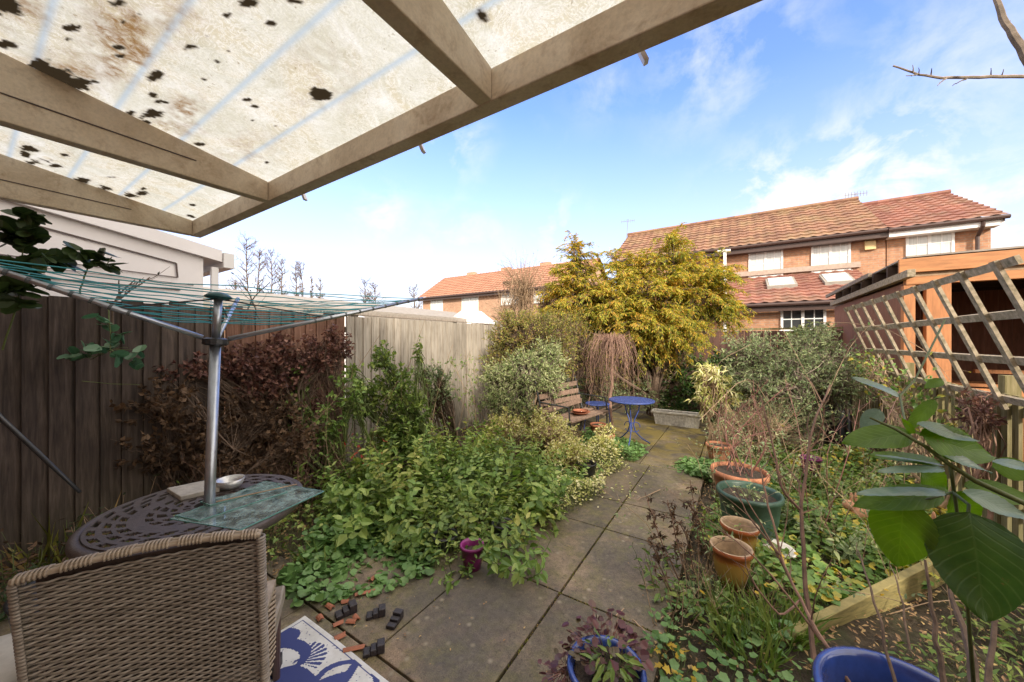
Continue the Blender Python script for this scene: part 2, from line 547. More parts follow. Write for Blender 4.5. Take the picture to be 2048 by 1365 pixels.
G = {}
G['purple'] = leafmat('leaf_purple_dry', [(0.035, 0.016, 0.016), (0.10, 0.045, 0.040), (0.18, 0.085, 0.07), (0.25, 0.13, 0.09)], 0.55, 0.2)
G['brown'] = leafmat('leaf_brown', [(0.035, 0.022, 0.014), (0.08, 0.048, 0.028), (0.15, 0.09, 0.05)], 0.7, 0.15)
G['nettle'] = leafmat('leaf_nettle', [(0.06, 0.11, 0.025), (0.13, 0.22, 0.05), (0.20, 0.32, 0.075), (0.33, 0.42, 0.12)], 0.42, 0.32)
G['fresh'] = leafmat('leaf_fresh', [(0.10, 0.15, 0.03), (0.22, 0.30, 0.06), (0.34, 0.42, 0.10), (0.45, 0.45, 0.14)], 0.42, 0.32)
G['mid'] = leafmat('leaf_mid', [(0.05, 0.09, 0.02), (0.11, 0.18, 0.04), (0.18, 0.27, 0.06), (0.29, 0.35, 0.09)], 0.42, 0.3)
G['yellowgreen'] = leafmat('leaf_variegated', [(0.20, 0.27, 0.06), (0.42, 0.46, 0.12), (0.66, 0.62, 0.25), (0.80, 0.76, 0.46)], 0.45, 0.25)
G['olive'] = leafmat('leaf_olive', [(0.07, 0.085, 0.018), (0.17, 0.19, 0.04), (0.30, 0.30, 0.06), (0.34, 0.22, 0.09)], 0.5, 0.25)
G['sage'] = leafmat('leaf_sage', [(0.08, 0.12, 0.045), (0.18, 0.24, 0.09), (0.30, 0.35, 0.15), (0.44, 0.46, 0.25)], 0.45, 0.25)
G['gold'] = leafmat('leaf_gold', [(0.06, 0.095, 0.014), (0.18, 0.24, 0.03), (0.42, 0.44, 0.055), (0.64, 0.52, 0.08), (0.70, 0.42, 0.09)], 0.5, 0.28)
G['evergreen'] = leafmat('leaf_evergreen', [(0.015, 0.045, 0.012), (0.035, 0.09, 0.022), (0.07, 0.15, 0.035), (0.13, 0.20, 0.05)], 0.35, 0.2)
G['greygreen'] = leafmat('leaf_greygreen', [(0.08, 0.115, 0.055), (0.17, 0.23, 0.11), (0.26, 0.33, 0.17), (0.38, 0.43, 0.22)], 0.5, 0.3)
G['dark'] = leafmat('leaf_dark', [(0.015, 0.03, 0.01), (0.03, 0.055, 0.018), (0.06, 0.10, 0.03)], 0.4, 0.2)
G['bluegreen'] = leafmat('leaf_bluegreen', [(0.035, 0.09, 0.05), (0.07, 0.16, 0.09), (0.12, 0.23, 0.13)], 0.4, 0.25)
G['ivy'] = leafmat('leaf_ivy', [(0.06, 0.12, 0.03), (0.11, 0.21, 0.05), (0.16, 0.28, 0.07), (0.20, 0.31, 0.08), (0.24, 0.32, 0.08), (0.50, 0.40, 0.06)], 0.45, 0.25)
G['ivy_green'] = leafmat('leaf_ivy_green', [(0.06, 0.13, 0.035), (0.12, 0.23, 0.07), (0.18, 0.31, 0.10)], 0.4, 0.25)
G['grass'] = leafmat('leaf_grass', [(0.06, 0.11, 0.02), (0.12, 0.20, 0.04), (0.22, 0.27, 0.07)], 0.5, 0.3)
G['heuchera'] = leafmat('leaf_heuchera', [(0.045, 0.012, 0.018), (0.10, 0.03, 0.04), (0.14, 0.06, 0.06), (0.11, 0.09, 0.05)], 0.4, 0.2)
G['yellow'] = leafmat('leaf_yellow', [(0.40, 0.26, 0.03), (0.60, 0.42, 0.05)], 0.5, 0.3)
G['litter'] = leafmat('leaf_litter', [(0.10, 0.06, 0.035), (0.22, 0.13, 0.07), (0.33, 0.21, 0.11), (0.42, 0.30, 0.13)], 0.8, 0.05)
G['far'] = leafmat('leaf_far', [(0.14, 0.10, 0.06), (0.24, 0.17, 0.10), (0.30, 0.22, 0.13)], 0.8, 0.1)
G['redleaf'] = leafmat('leaf_red', [(0.25, 0.02, 0.015), (0.4, 0.05, 0.03)], 0.5, 0.2)


# ---------------------------------------------------------------- plant helpers
def rdir(n):
    return nrm(rng.normal(size=(n, 3)))


def curve(a, b, k=5, wob=0.06, sag=0.0):
    """(n,3),(n,3)->(n,k,3) wobbly paths"""
    a = np.atleast_2d(a); b = np.atleast_2d(b)
    n = max(len(a), len(b))
    a = np.broadcast_to(a, (n, 3)); b = np.broadcast_to(b, (n, 3))
    t = np.linspace(0, 1, k)
    P = a[:, None] * (1 - t)[None, :, None] + b[:, None] * t[None, :, None]
    L = np.linalg.norm(b - a, axis=1)
    off = rng.normal(size=(n, 1, 3)) * L[:, None, None] * wob * np.sin(t * math.pi)[None, :, None]
    off += rng.normal(size=(n, k, 3)) * L[:, None, None] * wob * 0.3 * (t > 0)[None, :, None]
    P = P + off
    P[:, :, 2] -= sag * L[:, None] * (4 * t * (1 - t))[None, :]
    return P


def blob_pts(blobs, n, lo=0.5, hi=1.0):
    bl = np.array(blobs, float)
    wgt = (bl[:, 3] * bl[:, 4] * bl[:, 5]) ** 0.6667
    idx = rng.choice(len(bl), size=n, p=wgt / wgt.sum())
    d = rdir(n)
    r = rng.uniform(lo ** 2, hi ** 2, n) ** 0.5
    P = bl[idx, :3] + d * bl[idx, 3:6] * r[:, None]
    return P, d, idx


def along(paths, per, t0=0.15):
    """positions+tangents along (n,k,3) paths"""
    n, k, _ = paths.shape
    t = rng.uniform(t0, 1.0, size=(n, per)) * (k - 1)
    i = np.minimum(t.astype(int), k - 2)
    f = (t - i)[..., None]
    A = np.take_along_axis(paths, i[..., None].repeat(3, -1), 1)
    B = np.take_along_axis(paths, (i + 1)[..., None].repeat(3, -1), 1)
    return (A * (1 - f) + B * f).reshape(-1, 3), nrm(B - A).reshape(-1, 3)


def shrub(name, label, cat, base, blobs, n_cl, leaf, L, W, per=8, twig=0.18, tmpl='dia', wood='bark', droop=0.15, lo=0.45,
          limb_r=0.018, group=None, extra=None, up=0.5, stemname='stem', crownname='foliage', sag=0.0, out=0.6, nlimb=2, tr=0.0035):
    base = Vector(base)
    root = thing(name, base, label, cat, group)
    wd = MB()
    bl = np.array(blobs, float)
    P, d, idx = blob_pts(blobs, n_cl, lo)
    cen = bl[idx, :3]
    dirs = nrm(d * 0.8 + nrm(P - np.array(tuple(base))) * 0.5 + np.array([0, 0, 0.25 - droop]))
    st = P - dirs * twig
    pt = curve(st, P + dirs * twig * 0.3, 4, 0.08, sag)
    wd.twigs(pt, tr, tr * 0.4)
    for j, b in enumerate(bl):
        for q_ in range(nlimb):
            b0 = np.array(tuple(base)) + rng.normal(size=3) * [0.06, 0.06, 0]
            tgt = b[:3] + rng.normal(size=3) * b[3:6] * 0.25
            lp = curve(b0, tgt, 7, 0.06)
            wd.tube(lp[0], np.linspace(limb_r, limb_r * 0.35, 7), 6)
            sel = np.where(idx == j)[0]
            sel = sel[rng.random(len(sel)) < 0.6]
            if len(sel):
                ti = rng.integers(3, 7, len(sel))
                wd.twigs(curve(lp[0][ti], st[sel], 5, 0.08), limb_r * 0.3, tr)
    wd.build(stemname, M[wood], root)
    LP, T = along(pt, per)
    n = len(LP)
    rd = rdir(n)
    D = nrm(T * 0.5 + rd * out + np.array([0, 0, -droop]))
    Nn = nrm(rdir(n) * 0.6 + np.array([0, 0, up]))
    lm = MB()
    sz = L * rng.uniform(0.6, 1.25, n)
    lm.leaves(LP, D, Nn, sz, W, tmpl)
    lm.build(crownname, leaf, root)
    return root


def herb(name, label, cat, base, R, h, n_st, leaf, L, W=0.9, node=0.045, tmpl='ovate', stem='stem_green', lean=0.35, group=None, top=0.5, droop=0.25, leafname='foliage', sr=0.0028):
    base = Vector(base)
    root = thing(name, base, label, cat, group)
    b = np.array(tuple(base))
    a = rng.uniform(0, 2 * math.pi, n_st)
    r = R * np.sqrt(rng.random(n_st))
    p0 = b + np.stack([np.cos(a) * r, np.sin(a) * r, np.zeros(n_st)], -1)
    hh = h * rng.uniform(0.55, 1.15, n_st)
    ln = np.stack([np.cos(a), np.sin(a), np.zeros(n_st)], -1) * (lean * hh * (0.3 + r / max(R, 1e-3)))[:, None] + rng.normal(size=(n_st, 3)) * [0.08, 0.08, 0] * hh[:, None]
    p1 = p0 + ln + np.stack([np.zeros(n_st), np.zeros(n_st), hh], -1)
    P = curve(p0, p1, 6, 0.05)
    wd = MB()
    wd.twigs(P, sr, sr * 0.5)
    wd.build('stem', M[stem], root)
    lm = MB()
    kn = max(3, int(h / node))
    for i in range(kn):
        t = 0.18 + 0.82 * (i / (kn - 1))
        x = t * 5
        ii = min(int(x), 4)
        f = x - ii
        Q = P[:, ii] * (1 - f) + P[:, ii + 1] * f
        T = nrm(P[:, ii + 1] - P[:, ii])
        sd = nrm(np.cross(T, rdir(n_st)))
        size = L * (1 - (1 - top) * t ** 1.5) * (0.6 + 0.8 * min(1, t * 2))
        for sg in (1, -1):
            keep = rng.random(n_st) < 0.9
            D = nrm(sd * sg + T * (0.15 + 0.5 * t) + rng.normal(size=(n_st, 3)) * 0.25 - np.array([0, 0, droop]))
            Nn = nrm(T + rng.normal(size=(n_st, 3)) * 0.2)
            lm.leaves(Q[keep], D[keep], Nn[keep], (size * rng.uniform(0.7, 1.2, n_st))[keep], W, tmpl)
    lm.build(leafname, leaf, root)
    return root


def carpet_pts(poly, n):
    """random points in a polygon of (x,y)"""
    P = np.array(poly, float)
    lo, hi = P.min(0), P.max(0)
    out_ = []
    while sum(len(o) for o in out_) < n:
        q_ = rng.uniform(lo, hi, (n * 2, 2))
        ins = np.zeros(len(q_), bool)
        j = len(P) - 1
        for i in range(len(P)):
            xi, yi = P[i]; xj, yj = P[j]
            c = ((yi > q_[:, 1]) != (yj > q_[:, 1])) & (q_[:, 0] < (xj - xi) * (q_[:, 1] - yi) / (yj - yi + 1e-12) + xi)
            ins ^= c
            j = i
        out_.append(q_[ins])
    return np.concatenate(out_)[:n]


def gz(x, y):
    """height of the beds"""
    return 0.03 * np.sin(x * 3.1 + 1) * np.cos(y * 2.7) + 0.02


def carpet(name, label, cat, poly, n, leaf, L, W=1.0, h=(0.03, 0.12), tmpl='round', kind='stuff', stems=True, tilt=0.45, stem='stem_green', clump=0.0):
    xy = carpet_pts(poly, n)
    if clump:
        cn_ = np.sin(xy[:, 0] * 7.3 + 1.3 * np.sin(xy[:, 1] * 5)) * np.cos(xy[:, 1] * 6.1 + xy[:, 0])
        keep = cn_ > (-1 + clump * 2 * rng.random(len(xy)))
        xy = xy[keep]; n = len(xy)
    z0 = gz(xy[:, 0], xy[:, 1])
    hm = 0.6 + 0.5 * np.sin(xy[:, 0] * 5 + 2) * np.cos(xy[:, 1] * 4.3)
    hh = rng.uniform(h[0], h[1], n) * hm
    P = np.stack([xy[:, 0], xy[:, 1], z0 + hh], -1)
    a = rng.uniform(0, 2 * math.pi, n)
    D = nrm(np.stack([np.cos(a), np.sin(a), rng.normal(size=n) * 0.3 - 0.05], -1))
    Nn = nrm(np.array([0, 0, 1.0]) + rng.normal(size=(n, 3)) * tilt)
    lm = MB()
    lm.leaves(P, D, Nn, L * rng.uniform(0.5, 1.25, n), W, tmpl)
    if not stems:
        o = lm.build(name, leaf)
        return tag(o, label, cat, kind=kind)
    root = thing(name, (float(xy[:, 0].mean()), float(xy[:, 1].mean()), 0), label, cat)
    root['kind'] = kind
    o = lm.build('foliage', leaf, root)
    st = P.copy(); st[:, 2] = z0 - 0.01
    st[:, :2] += rng.normal(size=(n, 2)) * 0.02
    s_ = MB(); s_.twigs(curve(st, P, 3, 0.05), 0.0012, 0.0008)
    s_.build('stem', M[stem], root)
    return root


def canes(name, label, cat, paths, woodmat, r, group=None, side=0.0, sidelen=0.12, leaves=None, L=0.03, W=0.6, per=3, buds=None, tmpl='ovate', sides=6, partname='stem'):
    """paths: list of lists of points ; r: base radius"""
    root = thing(name, (paths[0][0].x, paths[0][0].y, paths[0][0].z), label, cat, group)
    wd = MB(); lp = []; 
    for i, p in enumerate(paths):
        P = np.array([tuple(v) for v in p])
        # resample smooth
        k = max(8, 4 * (len(P) - 1) + 1)
        t = np.linspace(0, len(P) - 1, k)
        Q = np.stack([np.interp(t, np.arange(len(P)), P[:, j]) for j in range(3)], -1)
        for _ in range(2):
            Q[1:-1] = (Q[:-2] + Q[2:] + 2 * Q[1:-1]) / 4
        rr = r if np.isscalar(r) else r[i]
        Q[1:-1] += rng.normal(size=(k - 2, 3)) * min(rr * 0.5, .0022)
        wd.tube(Q, np.linspace(rr, rr * 0.4, k), sides)
        ln = np.linalg.norm(Q[-1] - Q[0])
        ns = int(side * ln)
        if ns:
            ii = rng.integers(int(k * .3), k - 1, ns)
            dd = nrm(nrm(Q[np.minimum(ii + 1, k - 1)] - Q[ii]) * 0.7 + rdir(ns) * 0.8 + [0, 0, .2])
            st_ = Q[ii]
            en = st_ + dd * sidelen * rng.uniform(0.4, 1.3, ns)[:, None]
            sp_ = curve(st_, en, 4, 0.08)
            wd.twigs(sp_, rr * 0.4, rr * 0.15)
            lp.append(sp_)
    wd.build(partname, M[woodmat], root)
    if leaves is not None and lp:
        A = np.concatenate(lp)
        X, T = along(A, per, 0.3)
        lm = MB()
        lm.leaves(X, nrm(T * .4 + rdir(len(X)) * .7 + [0, 0, -.1]), nrm(rdir(len(X)) * .5 + [0, 0, .8]), L * rng.uniform(.6, 1.2, len(X)), W, tmpl)
        lm.build('foliage', leaves, root)
    return root


# ================================================================ SETTING: ground
def ground_mat():
    m, q, out = mat('ground_soil')
    tcx = q.n('ShaderNodeTexCoord')
    n1 = q.noise(tcx.outputs['Object'], 1.2, 8, 0.65)
    n2 = q.noise(tcx.outputs['Object'], 26, 8, 0.75)
    n3 = q.noise(tcx.outputs['Object'], 6, 4, 0.6)
    c = q.ramp(n2, ((0.3, (0.022, 0.016, 0.010)), (0.5, (0.060, 0.044, 0.028)), (0.7, (0.13, 0.095, 0.06))))
    c = q.mix(q.ramp(n3, ((0.45, 0.0), (0.65, 0.6))), c, (0.055, 0.065, 0.02, 1))
    bp = q.n('ShaderNodeBump', {'Strength': 1.0, 'Distance': 0.03, 'Height': n2})
    b = q.n('ShaderNodeBsdfPrincipled', {'Base Color': c, 'Roughness': 0.95, 'Normal': bp.outputs[0]})
    link(q, b.outputs[0], out.inputs[0])
    return m


M['ground'] = ground_mat()
gb = MB()
xs = np.concatenate([[-600, -150, -40, -12], np.arange(-5, 3.01, 0.08), [8, 40, 150, 600]])
ys = np.concatenate([[-400, -60, -10], np.arange(-2, 11.01, 0.08), [20, 60, 200, 900]])
XX, YY = np.meshgrid(xs, ys)
inside = (XX > -4.9) & (XX < 2.9) & (YY > -1.9) & (YY < 10.9)
ZZ = np.where(inside, gz(XX, YY) - 0.02 + 0.012 * np.sin(XX * 23 + YY * 7) * np.sin(YY * 19), -0.06)
slab_zone = ((XX > -2.1) & (XX < -0.25) & (YY < 9)) | (YY < 1.15) & (XX < -0.25)
ZZ = np.where(slab_zone, -0.03, ZZ)
idx = np.arange(XX.size).reshape(XX.shape)
gb.add(np.stack([XX, YY, ZZ], -1).reshape(-1, 3), np.stack([idx[:-1, :-1], idx[:-1, 1:], idx[1:, 1:], idx[1:, :-1]], -1).reshape(-1, 4))
tag(gb.build('ground', M['ground']), kind='structure')


def paving_mat():
    m, q, out = mat('paving_stone')
    gi = q.n('ShaderNodeNewGeometry')
    tcx = q.n('ShaderNodeTexCoord')
    o_ = tcx.outputs['Object']
    n1 = q.noise(o_, 1.7, 7, 0.62, 0.3)
    n2 = q.noise(o_, 60, 6, 0.7)
    n3 = q.noise(o_, 3.3, 5, 0.6, 0.6)
    n4 = q.noise(o_, 11, 6, 0.65)
    base = q.ramp(n1, ((0.36, (0.075, 0.062, 0.044)), (0.5, (0.135, 0.110, 0.075)), (0.64, (0.24, 0.18, 0.12))))
    pink = q.mix(q.ramp(n3, ((0.50, 0.0), (0.64, 0.45))), base, (0.22, 0.145, 0.10, 1))
    gr = q.mix(q.ramp(n4, ((0.46, 0.0), (0.62, 0.6))), pink, (0.14, 0.125, 0.045, 1))
    dk = q.mix(q.ramp(q.noise(o_, 0.9, 4, 0.5), ((0.38, 0.65), (0.52, 0.0))), gr, (0.065, 0.055, 0.048, 1))
    n8 = q.noise(o_, 180, 3, 0.7)
    n9 = q.noise(o_, 28, 6, 0.75)
    dk = q.mix(0.75, dk, q.ramp(n8, ((0.32, 0.55), (0.5, 1.0), (0.68, 1.5))), 'MULTIPLY')
    dk = q.mix(0.7, dk, q.ramp(n9, ((0.35, 0.6), (0.65, 1.3))), 'MULTIPLY')
    sp = q.mix(q.ramp(n2, ((0.32, 0.7), (0.44, 0.0))), dk, (0.03, 0.025, 0.02, 1))
    vo = q.n('ShaderNodeTexVoronoi', {'Vector': o_, 'Scale': 13.0, 'Randomness': 1.0})
    spots = q.math('MULTIPLY', q.ramp(q.math('ADD', vo.outputs['Distance'], q.math('MULTIPLY', n9, .2)), ((0.16, 1.0), (0.32, 0.0))), q.ramp(n3, ((0.4, 0.25), (0.6, 0.75))))
    sp = q.mix(spots, sp, (0.29, 0.25, 0.18, 1))
    far = q.n('ShaderNodeSeparateXYZ', {0: o_})
    mossy = q.math('MULTIPLY', q.ramp(q.math('DIVIDE', far.outputs[1], 10.0), ((0.42, 0.0), (0.55, 0.75))), q.ramp(n3, ((0.42, 0.0), (0.58, 1.0))))
    sp = q.mix(mossy, sp, (0.22, 0.17, 0.035, 1))
    hsv = q.n('ShaderNodeHueSaturation', {'Color': sp, 'Value': q.math('ADD', q.math('MULTIPLY', gi.outputs['Random Per Island'], 0.35), 0.83)})
    bp = q.n('ShaderNodeBump', {'Strength': 0.35, 'Distance': 0.006, 'Height': q.math('ADD', n2, q.math('MULTIPLY', n4, 1.5))})
    b = q.n('ShaderNodeBsdfPrincipled', {'Base Color': hsv.outputs[0], 'Roughness': q.ramp(n1, ((0.3, 0.55), (0.7, 0.85))), 'Normal': bp.outputs[0]})
    link(q, b.outputs[0], out.inputs[0])
    return m


M['paving'] = paving_mat()
pv = MB()
xe = [-3.85, -3.27, -2.65, -2.04, -1.456, -0.878, -0.30]
for i in range(len(xe) - 1):
    ye = [-1.0, -0.62, 0.22, 1.06, 1.90, 2.74, 3.27, 4.42]
    if xe[i] < -2.7:
        ye = ye[:4]
    elif xe[i] < -1.5:
        ye = ye[:5]
    for j in range(len(ye) - 1):
        g_ = 0.006 if abs(xe[i] + 0.878) < .01 or abs(xe[i + 1] + 0.878) < .01 else 0.003
        tz = 0.026 + random.uniform(-.002, .002)
        x0, x1, y0, y1 = xe[i] + g_, xe[i + 1] - g_, ye[j] + 0.005, ye[j + 1] - 0.005
        n_ = 10
        ex = np.array([(x0, y0), (x1, y0), (x1, y1), (x0, y1)])
        pv.box(x0, x1, y0, y1, -0.02, tz)
for i, x0 in enumerate(np.arange(-2.2, 0.3, 0.6)):
    for y0 in np.arange(4.44, 8.2, 0.62):
        pv.box(x0 + .005, x0 + .595, y0 + .005, y0 + .613, -0.02, 0.022 + random.uniform(-.003, .003))
tag(pv.build('patio_paving', M['paving'], mod=0.004), kind='structure')

# moss and weeds in the paving joints
jm = MB()
pts = []
for (a, b, n_) in (((-0.878, 1.0), (-0.878, 4.4), 900), ((-1.46, 1.0), (-1.46, 2.0), 160), ((-1.4, 4.43), (-0.3, 4.43), 500), ((-1.4, 2.74), (-0.3, 2.74), 300), ((-1.46, 1.9), (-0.3, 1.9), 420), ((-1.4, 3.27), (-.3, 3.27), 160)):
    t = rng.random(n_)[:, None]
    pts.append(np.array(a) * (1 - t) + np.array(b) * t + rng.normal(size=(n_, 2)) * rng.choice([0.005, 0.005, 0.02], (n_, 1)))
pts = np.concatenate(pts)
n_ = len(pts)
jm.leaves(np.column_stack([pts, np.full(n_, 0.016)]), nrm(rdir(n_) + [0, 0, .9]), rdir(n_), 0.014 * rng.uniform(.4, 1.2, n_), 0.6, 'dia')
tag(jm.build('joint_moss', G['olive']), 'thin green moss filling the joints between the paving slabs', 'moss', kind='stuff')

# ================================================================ FENCES
def plank_fence(name, label, X, y0, y1, h, bw, matl, posts, cap=False, gap=0.010, ztop=None):
    root = thing(name, (X, (y0 + y1) / 2, 0), label, 'fence')
    b = MB()
    y = y0
    k = 0
    while y < y1 - 0.02:
        w_ = bw * random.uniform(0.92, 1.08)
        ye_ = min(y + w_, y1)
        off = 0.0
        zt = h + random.uniform(-.008, .008)
        # feather edge board: thick on one side
        b.hexa([(X + off, y, 0.05), (X + off + 0.024, y, 0.05), (X + off + 0.006, ye_ - gap + 0.012, 0.05), (X + off - .004, ye_ - gap + 0.012, 0.05),
                (X + off, y, zt), (X + off + 0.024, y, zt), (X + off + 0.006, ye_ - gap + 0.012, zt), (X + off - .004, ye_ - gap + 0.012, zt)])
        y += w_
        k += 1
    b.build('board', matl, root)
    for yy in posts:
        p = MB(); p.box(X - 0.095, X - 0.012, yy - .045, yy + .045, 0, h + .03)
        p.build('post', matl, root, mod='bevel')
    for z in (0.35, h - 0.2):
        r_ = MB(); r_.box(X - 0.05, X - 0.013, y0, y1, z, z + 0.07); r_.build('rail', matl, root)
    return root


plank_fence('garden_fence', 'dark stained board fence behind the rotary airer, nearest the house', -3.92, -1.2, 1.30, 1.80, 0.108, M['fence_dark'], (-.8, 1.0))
plank_fence('garden_fence', 'reddish brown board fence section behind the dry purple shrub', -3.903, 1.305, 2.468, 1.80, 0.115, M['fence_red'], (1.4, 2.3))
gf = plank_fence('garden_fence', 'weathered pale grey board fence left of the big garden shrub', -3.90, 2.47, 8.9, 1.80, 0.118, M['fence_grey'], (2.6, 4.4, 6.2, 8.0))
# spiky strip along the top of the grey fence
sp = MB()
for yy in np.arange(2.0, 8.0, 0.035):
    for xx in (-3.915, -3.893):
        sp.add([(xx - .003, yy - .003, 1.815), (xx + .003, yy - .003, 1.815), (xx + .003, yy + .003, 1.815), (xx - .003, yy + .003, 1.815), (xx + random.uniform(-.01, .01), yy, 1.862)],
               [(0, 1, 4), (1, 2, 4), (2, 3, 4), (3, 0, 4)])
sp.box(-3.925, -3.883, 2.0, 8.0, 1.810, 1.818)
tag(sp.build('fence_spikes', M['bark_grey']), 'brown plastic spike strip lying along the top of the grey fence', 'spike strip')
# back fence
root = thing('garden_fence', (-1, 9.4, 0), 'dark brown close board fence across the far end of the garden', 'fence')
b = MB()
x = -4.0
while x < 1.9:
    b.box(x, x + 0.112, 9.40, 9.416, 0.05, 1.72 + random.uniform(-.01, .01)); x += 0.118
b.build('board', M['fence_back'], root)
b = MB(); b.box(-4, 1.9, 9.38, 9.44, 1.74, 1.78); b.build('capping', M['paling'], root)
for xx in (-3.9, -2.1, -.3, 1.5):
    b = MB(); b.box(xx, xx + .09, 9.42, 9.51, 0, 1.7); b.build('post', M['fence_back'], root)

# right fence: green-tinged palings with a leaning trellis above
root = thing('paling_fence', (1.62, 5, 0), 'low mossy paling fence with gaps under the leaning trellis', 'fence')
b = MB()
y = 2.2
while y < 8.6:
    b.box(1.60, 1.618, y, y + 0.07, 0.02, 1.12 + random.uniform(-.01, .01))
    y += 0.118
b.build('paling', M['paling'], root)
for z in (0.3, 0.98):
    b = MB(); b.box(1.62, 1.66, 2.2, 8.6, z, z + .07); b.build('rail', M['paling'], root)
for yy in (2.3, 4.1, 5.9, 7.7):
    b = MB(); b.box(1.625, 1.70, yy - .04, yy + .04, 0, 1.25); b.build('post', M['paling'], root)

tr_ = thing('trellis', (1.5, 4.4, 1.1), 'leaning square wooden trellis above the low right hand fence', 'trellis')
TOPX, BOTX, TZ, BZ = 1.25, 1.55, 1.93, 1.10
hv = Vector((TOPX - BOTX, 0, TZ - BZ))
ln = hv.normalized()
nrmv = Vector((ln.z, 0, -ln.x))
b = MB()
for k in range(4):
    f = k / 3
    c0 = Vector((BOTX, 3.02, BZ)) + hv * f
    b.bar(c0 + nrmv * .006 + Vector((0, -.0, 0)), c0 + nrmv * .006 + Vector((0, 3.60, 0)), 0.02, 0.05, up=ln)
b.build('horizontal_batten', M['grey_wood'], tr_)
b = MB()
for k, y in enumerate(np.arange(3.17, 6.6, 0.366)):
    a_ = Vector((BOTX, y, BZ)) - ln * 0.07 - nrmv * .013
    c_ = Vector((BOTX, y, BZ)) + hv + ln * 0.03 - nrmv * .013
    b.bar(a_, c_, 0.052, 0.02, up=nrmv)
b.build('upright_batten', M['grey_wood'], tr_)

# ================================================================ NEIGHBOUR'S OPEN SHED
sh = thing('timber_shelter', (3.4, 8.2, 0), 'orange timber open fronted shelter with felted roof beyond the trellis', 'shelter')
X0, X1, Y0, Y1 = 1.72, 5.6, 6.3, 10.1
b = MB()
y = Y0 + .02
while y < Y1 - .1:
    b.box(X0 + .03, X0 + .045, y, min(y + 1.2, Y1) - .006, 0.05, 2.22); y += 1.2
b.build('side_panel', M['brown_panel'], sh)
for (px_, w_) in ((X0, .10), (X0 + .19, .20), (X0 + 1.25, .12), (X0 + 2.6, .12), (X1 - .1, .1)):
    b = MB(); b.box(px_, px_ + w_, Y0 - .05, Y0 + .05, 0, 2.18); b.build('post', M['orange_wood'], sh, mod='bevel')
b = MB()
x = X0 + .05
while x < X1 - .05:
    b.box(x, x + .142, Y1 - .7, Y1 - .68, 0.04, 2.51); x += .148
b.build('back_wall', M['brown_panel'], sh)
b = MB()
y = Y0 + 0.1
while y < Y1 - .75:
    b.box(X1 - .06, X1 - .04, y, y + .142, 0.04, 2.51); y += .148
b.build('side_wall', M['brown_panel'], sh)
b = MB(); b.box(X0 - .05, X1 + .1, Y0 - .09, Y0 - .055, 2.33, 2.50); b.build('fascia', M['orange_beam'], sh, mod='bevel')
b = MB(); b.box(X0 + .02, X1 + .05, Y0 - .055, Y0 + .04, 2.185, 2.28); b.build('beam', M['orange_beam'], sh, mod='bevel')
b = MB(); b.box(X0 + .02, X1 + .05, Y0 - .048, Y0 - .01, 2.282, 2.328); b.build('beam', M['stem_tan'], sh)
b = MB(); b.box(X0 - .04, X0 + .03, Y0 - .3, Y1, 2.25, 2.34); b.build('beam', M['grey_wood'], sh, mod='bevel')
b = MB(); b.box(X0 + .03, X1 + .05, Y0 - .05, Y1, 2.52, 2.54); b.build('roof', M['felt_roof'], sh)
b = MB(); b.box(X0 - .10, X0 - .06, Y0 + .9, Y1 + .1, 2.44, 2.50); b.build('gutter_board', M['bark_grey'], sh)
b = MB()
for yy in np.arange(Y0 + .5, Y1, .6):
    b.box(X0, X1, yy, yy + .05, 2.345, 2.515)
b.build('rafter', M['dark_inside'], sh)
b = MB(); b.box(X0 + 1.1, X1 - .2, Y0 + 1.4, Y0 + 1.46, 1.05, 1.1); b.box(X0 + .4, X1 - .3, Y1 - 2.3, Y1 - 1.8, 0.85, 0.89); b.build('shelf', M['orange_wood'], sh)
b = MB(); b.box(X0 + .35, X0 + 1.4, Y0 + .06, Y0 + .08, .1, .95); b.box(X0 + 1.4, X1 - .3, Y0 + .055, Y0 + .075, 0.6, .95); b.build('front_panel', M['orange_wood'], sh)
# own green line
# ================================================================ HOUSES
def pantile(mb, x0, x1, y0, z0, y1, z1, tw=0.30, rows=None, amp=0.03):
    """wavy stepped roof between eave (y0,z0) and ridge (y1,z1)"""
    Ls = math.hypot(y1 - y0, z1 - z0)
    rows = rows or int(Ls / 0.33)
    dy, dz = (y1 - y0) / rows, (z1 - z0) / rows
    nn = np.array([0, -(z1 - z0), (y1 - y0)]) / Ls
    nx = int((x1 - x0) / tw * 6)
    xsn = np.linspace(x0, x1, nx)
    wv = amp * (0.5 + 0.5 * np.sin(xsn / tw * 2 * math.pi)) ** 1.6
    lines = []
    for r in range(rows):
        for (f, lift) in ((0.0, 0.042), (1.0, 0.0)):
            p = np.stack([xsn, np.full(nx, y0 + dy * (r + f)), np.full(nx, z0 + dz * (r + f))], -1)
            p = p + nn * (wv + lift)[:, None]
            lines.append(p)
    A = np.array(lines)
    idx = np.arange(A.shape[0] * nx).reshape(A.shape[0], nx)
    mb.add(A.reshape(-1, 3), np.stack([idx[:-1, :-1], idx[:-1, 1:], idx[1:, 1:], idx[1:, :-1]], -1).reshape(-1, 4))


def window_mat():
    m, q, out = mat('window_glass')
    tcx = q.n('ShaderNodeTexCoord')
    nz = q.noise(q.n('ShaderNodeMapping', {0: tcx.outputs['Object'], 3: (14, 1, .4)}).outputs[0], 2.5, 3)
    c = q.ramp(nz, ((0.3, (0.50, 0.52, 0.52)), (0.7, (0.68, 0.69, 0.69))))
    b = q.n('ShaderNodeBsdfPrincipled', {'Base Color': c, 'Roughness': 0.08, 'Specular IOR Level': 0.8})
    link(q, b.outputs[0], out.inputs[0])
    return m


M['curtained'] = window_mat()
M['dark_glass'] = simple('dark_glass', (0.05, 0.055, 0.06), 0.05, var=0.1, bump=0.0, spec=1.0)


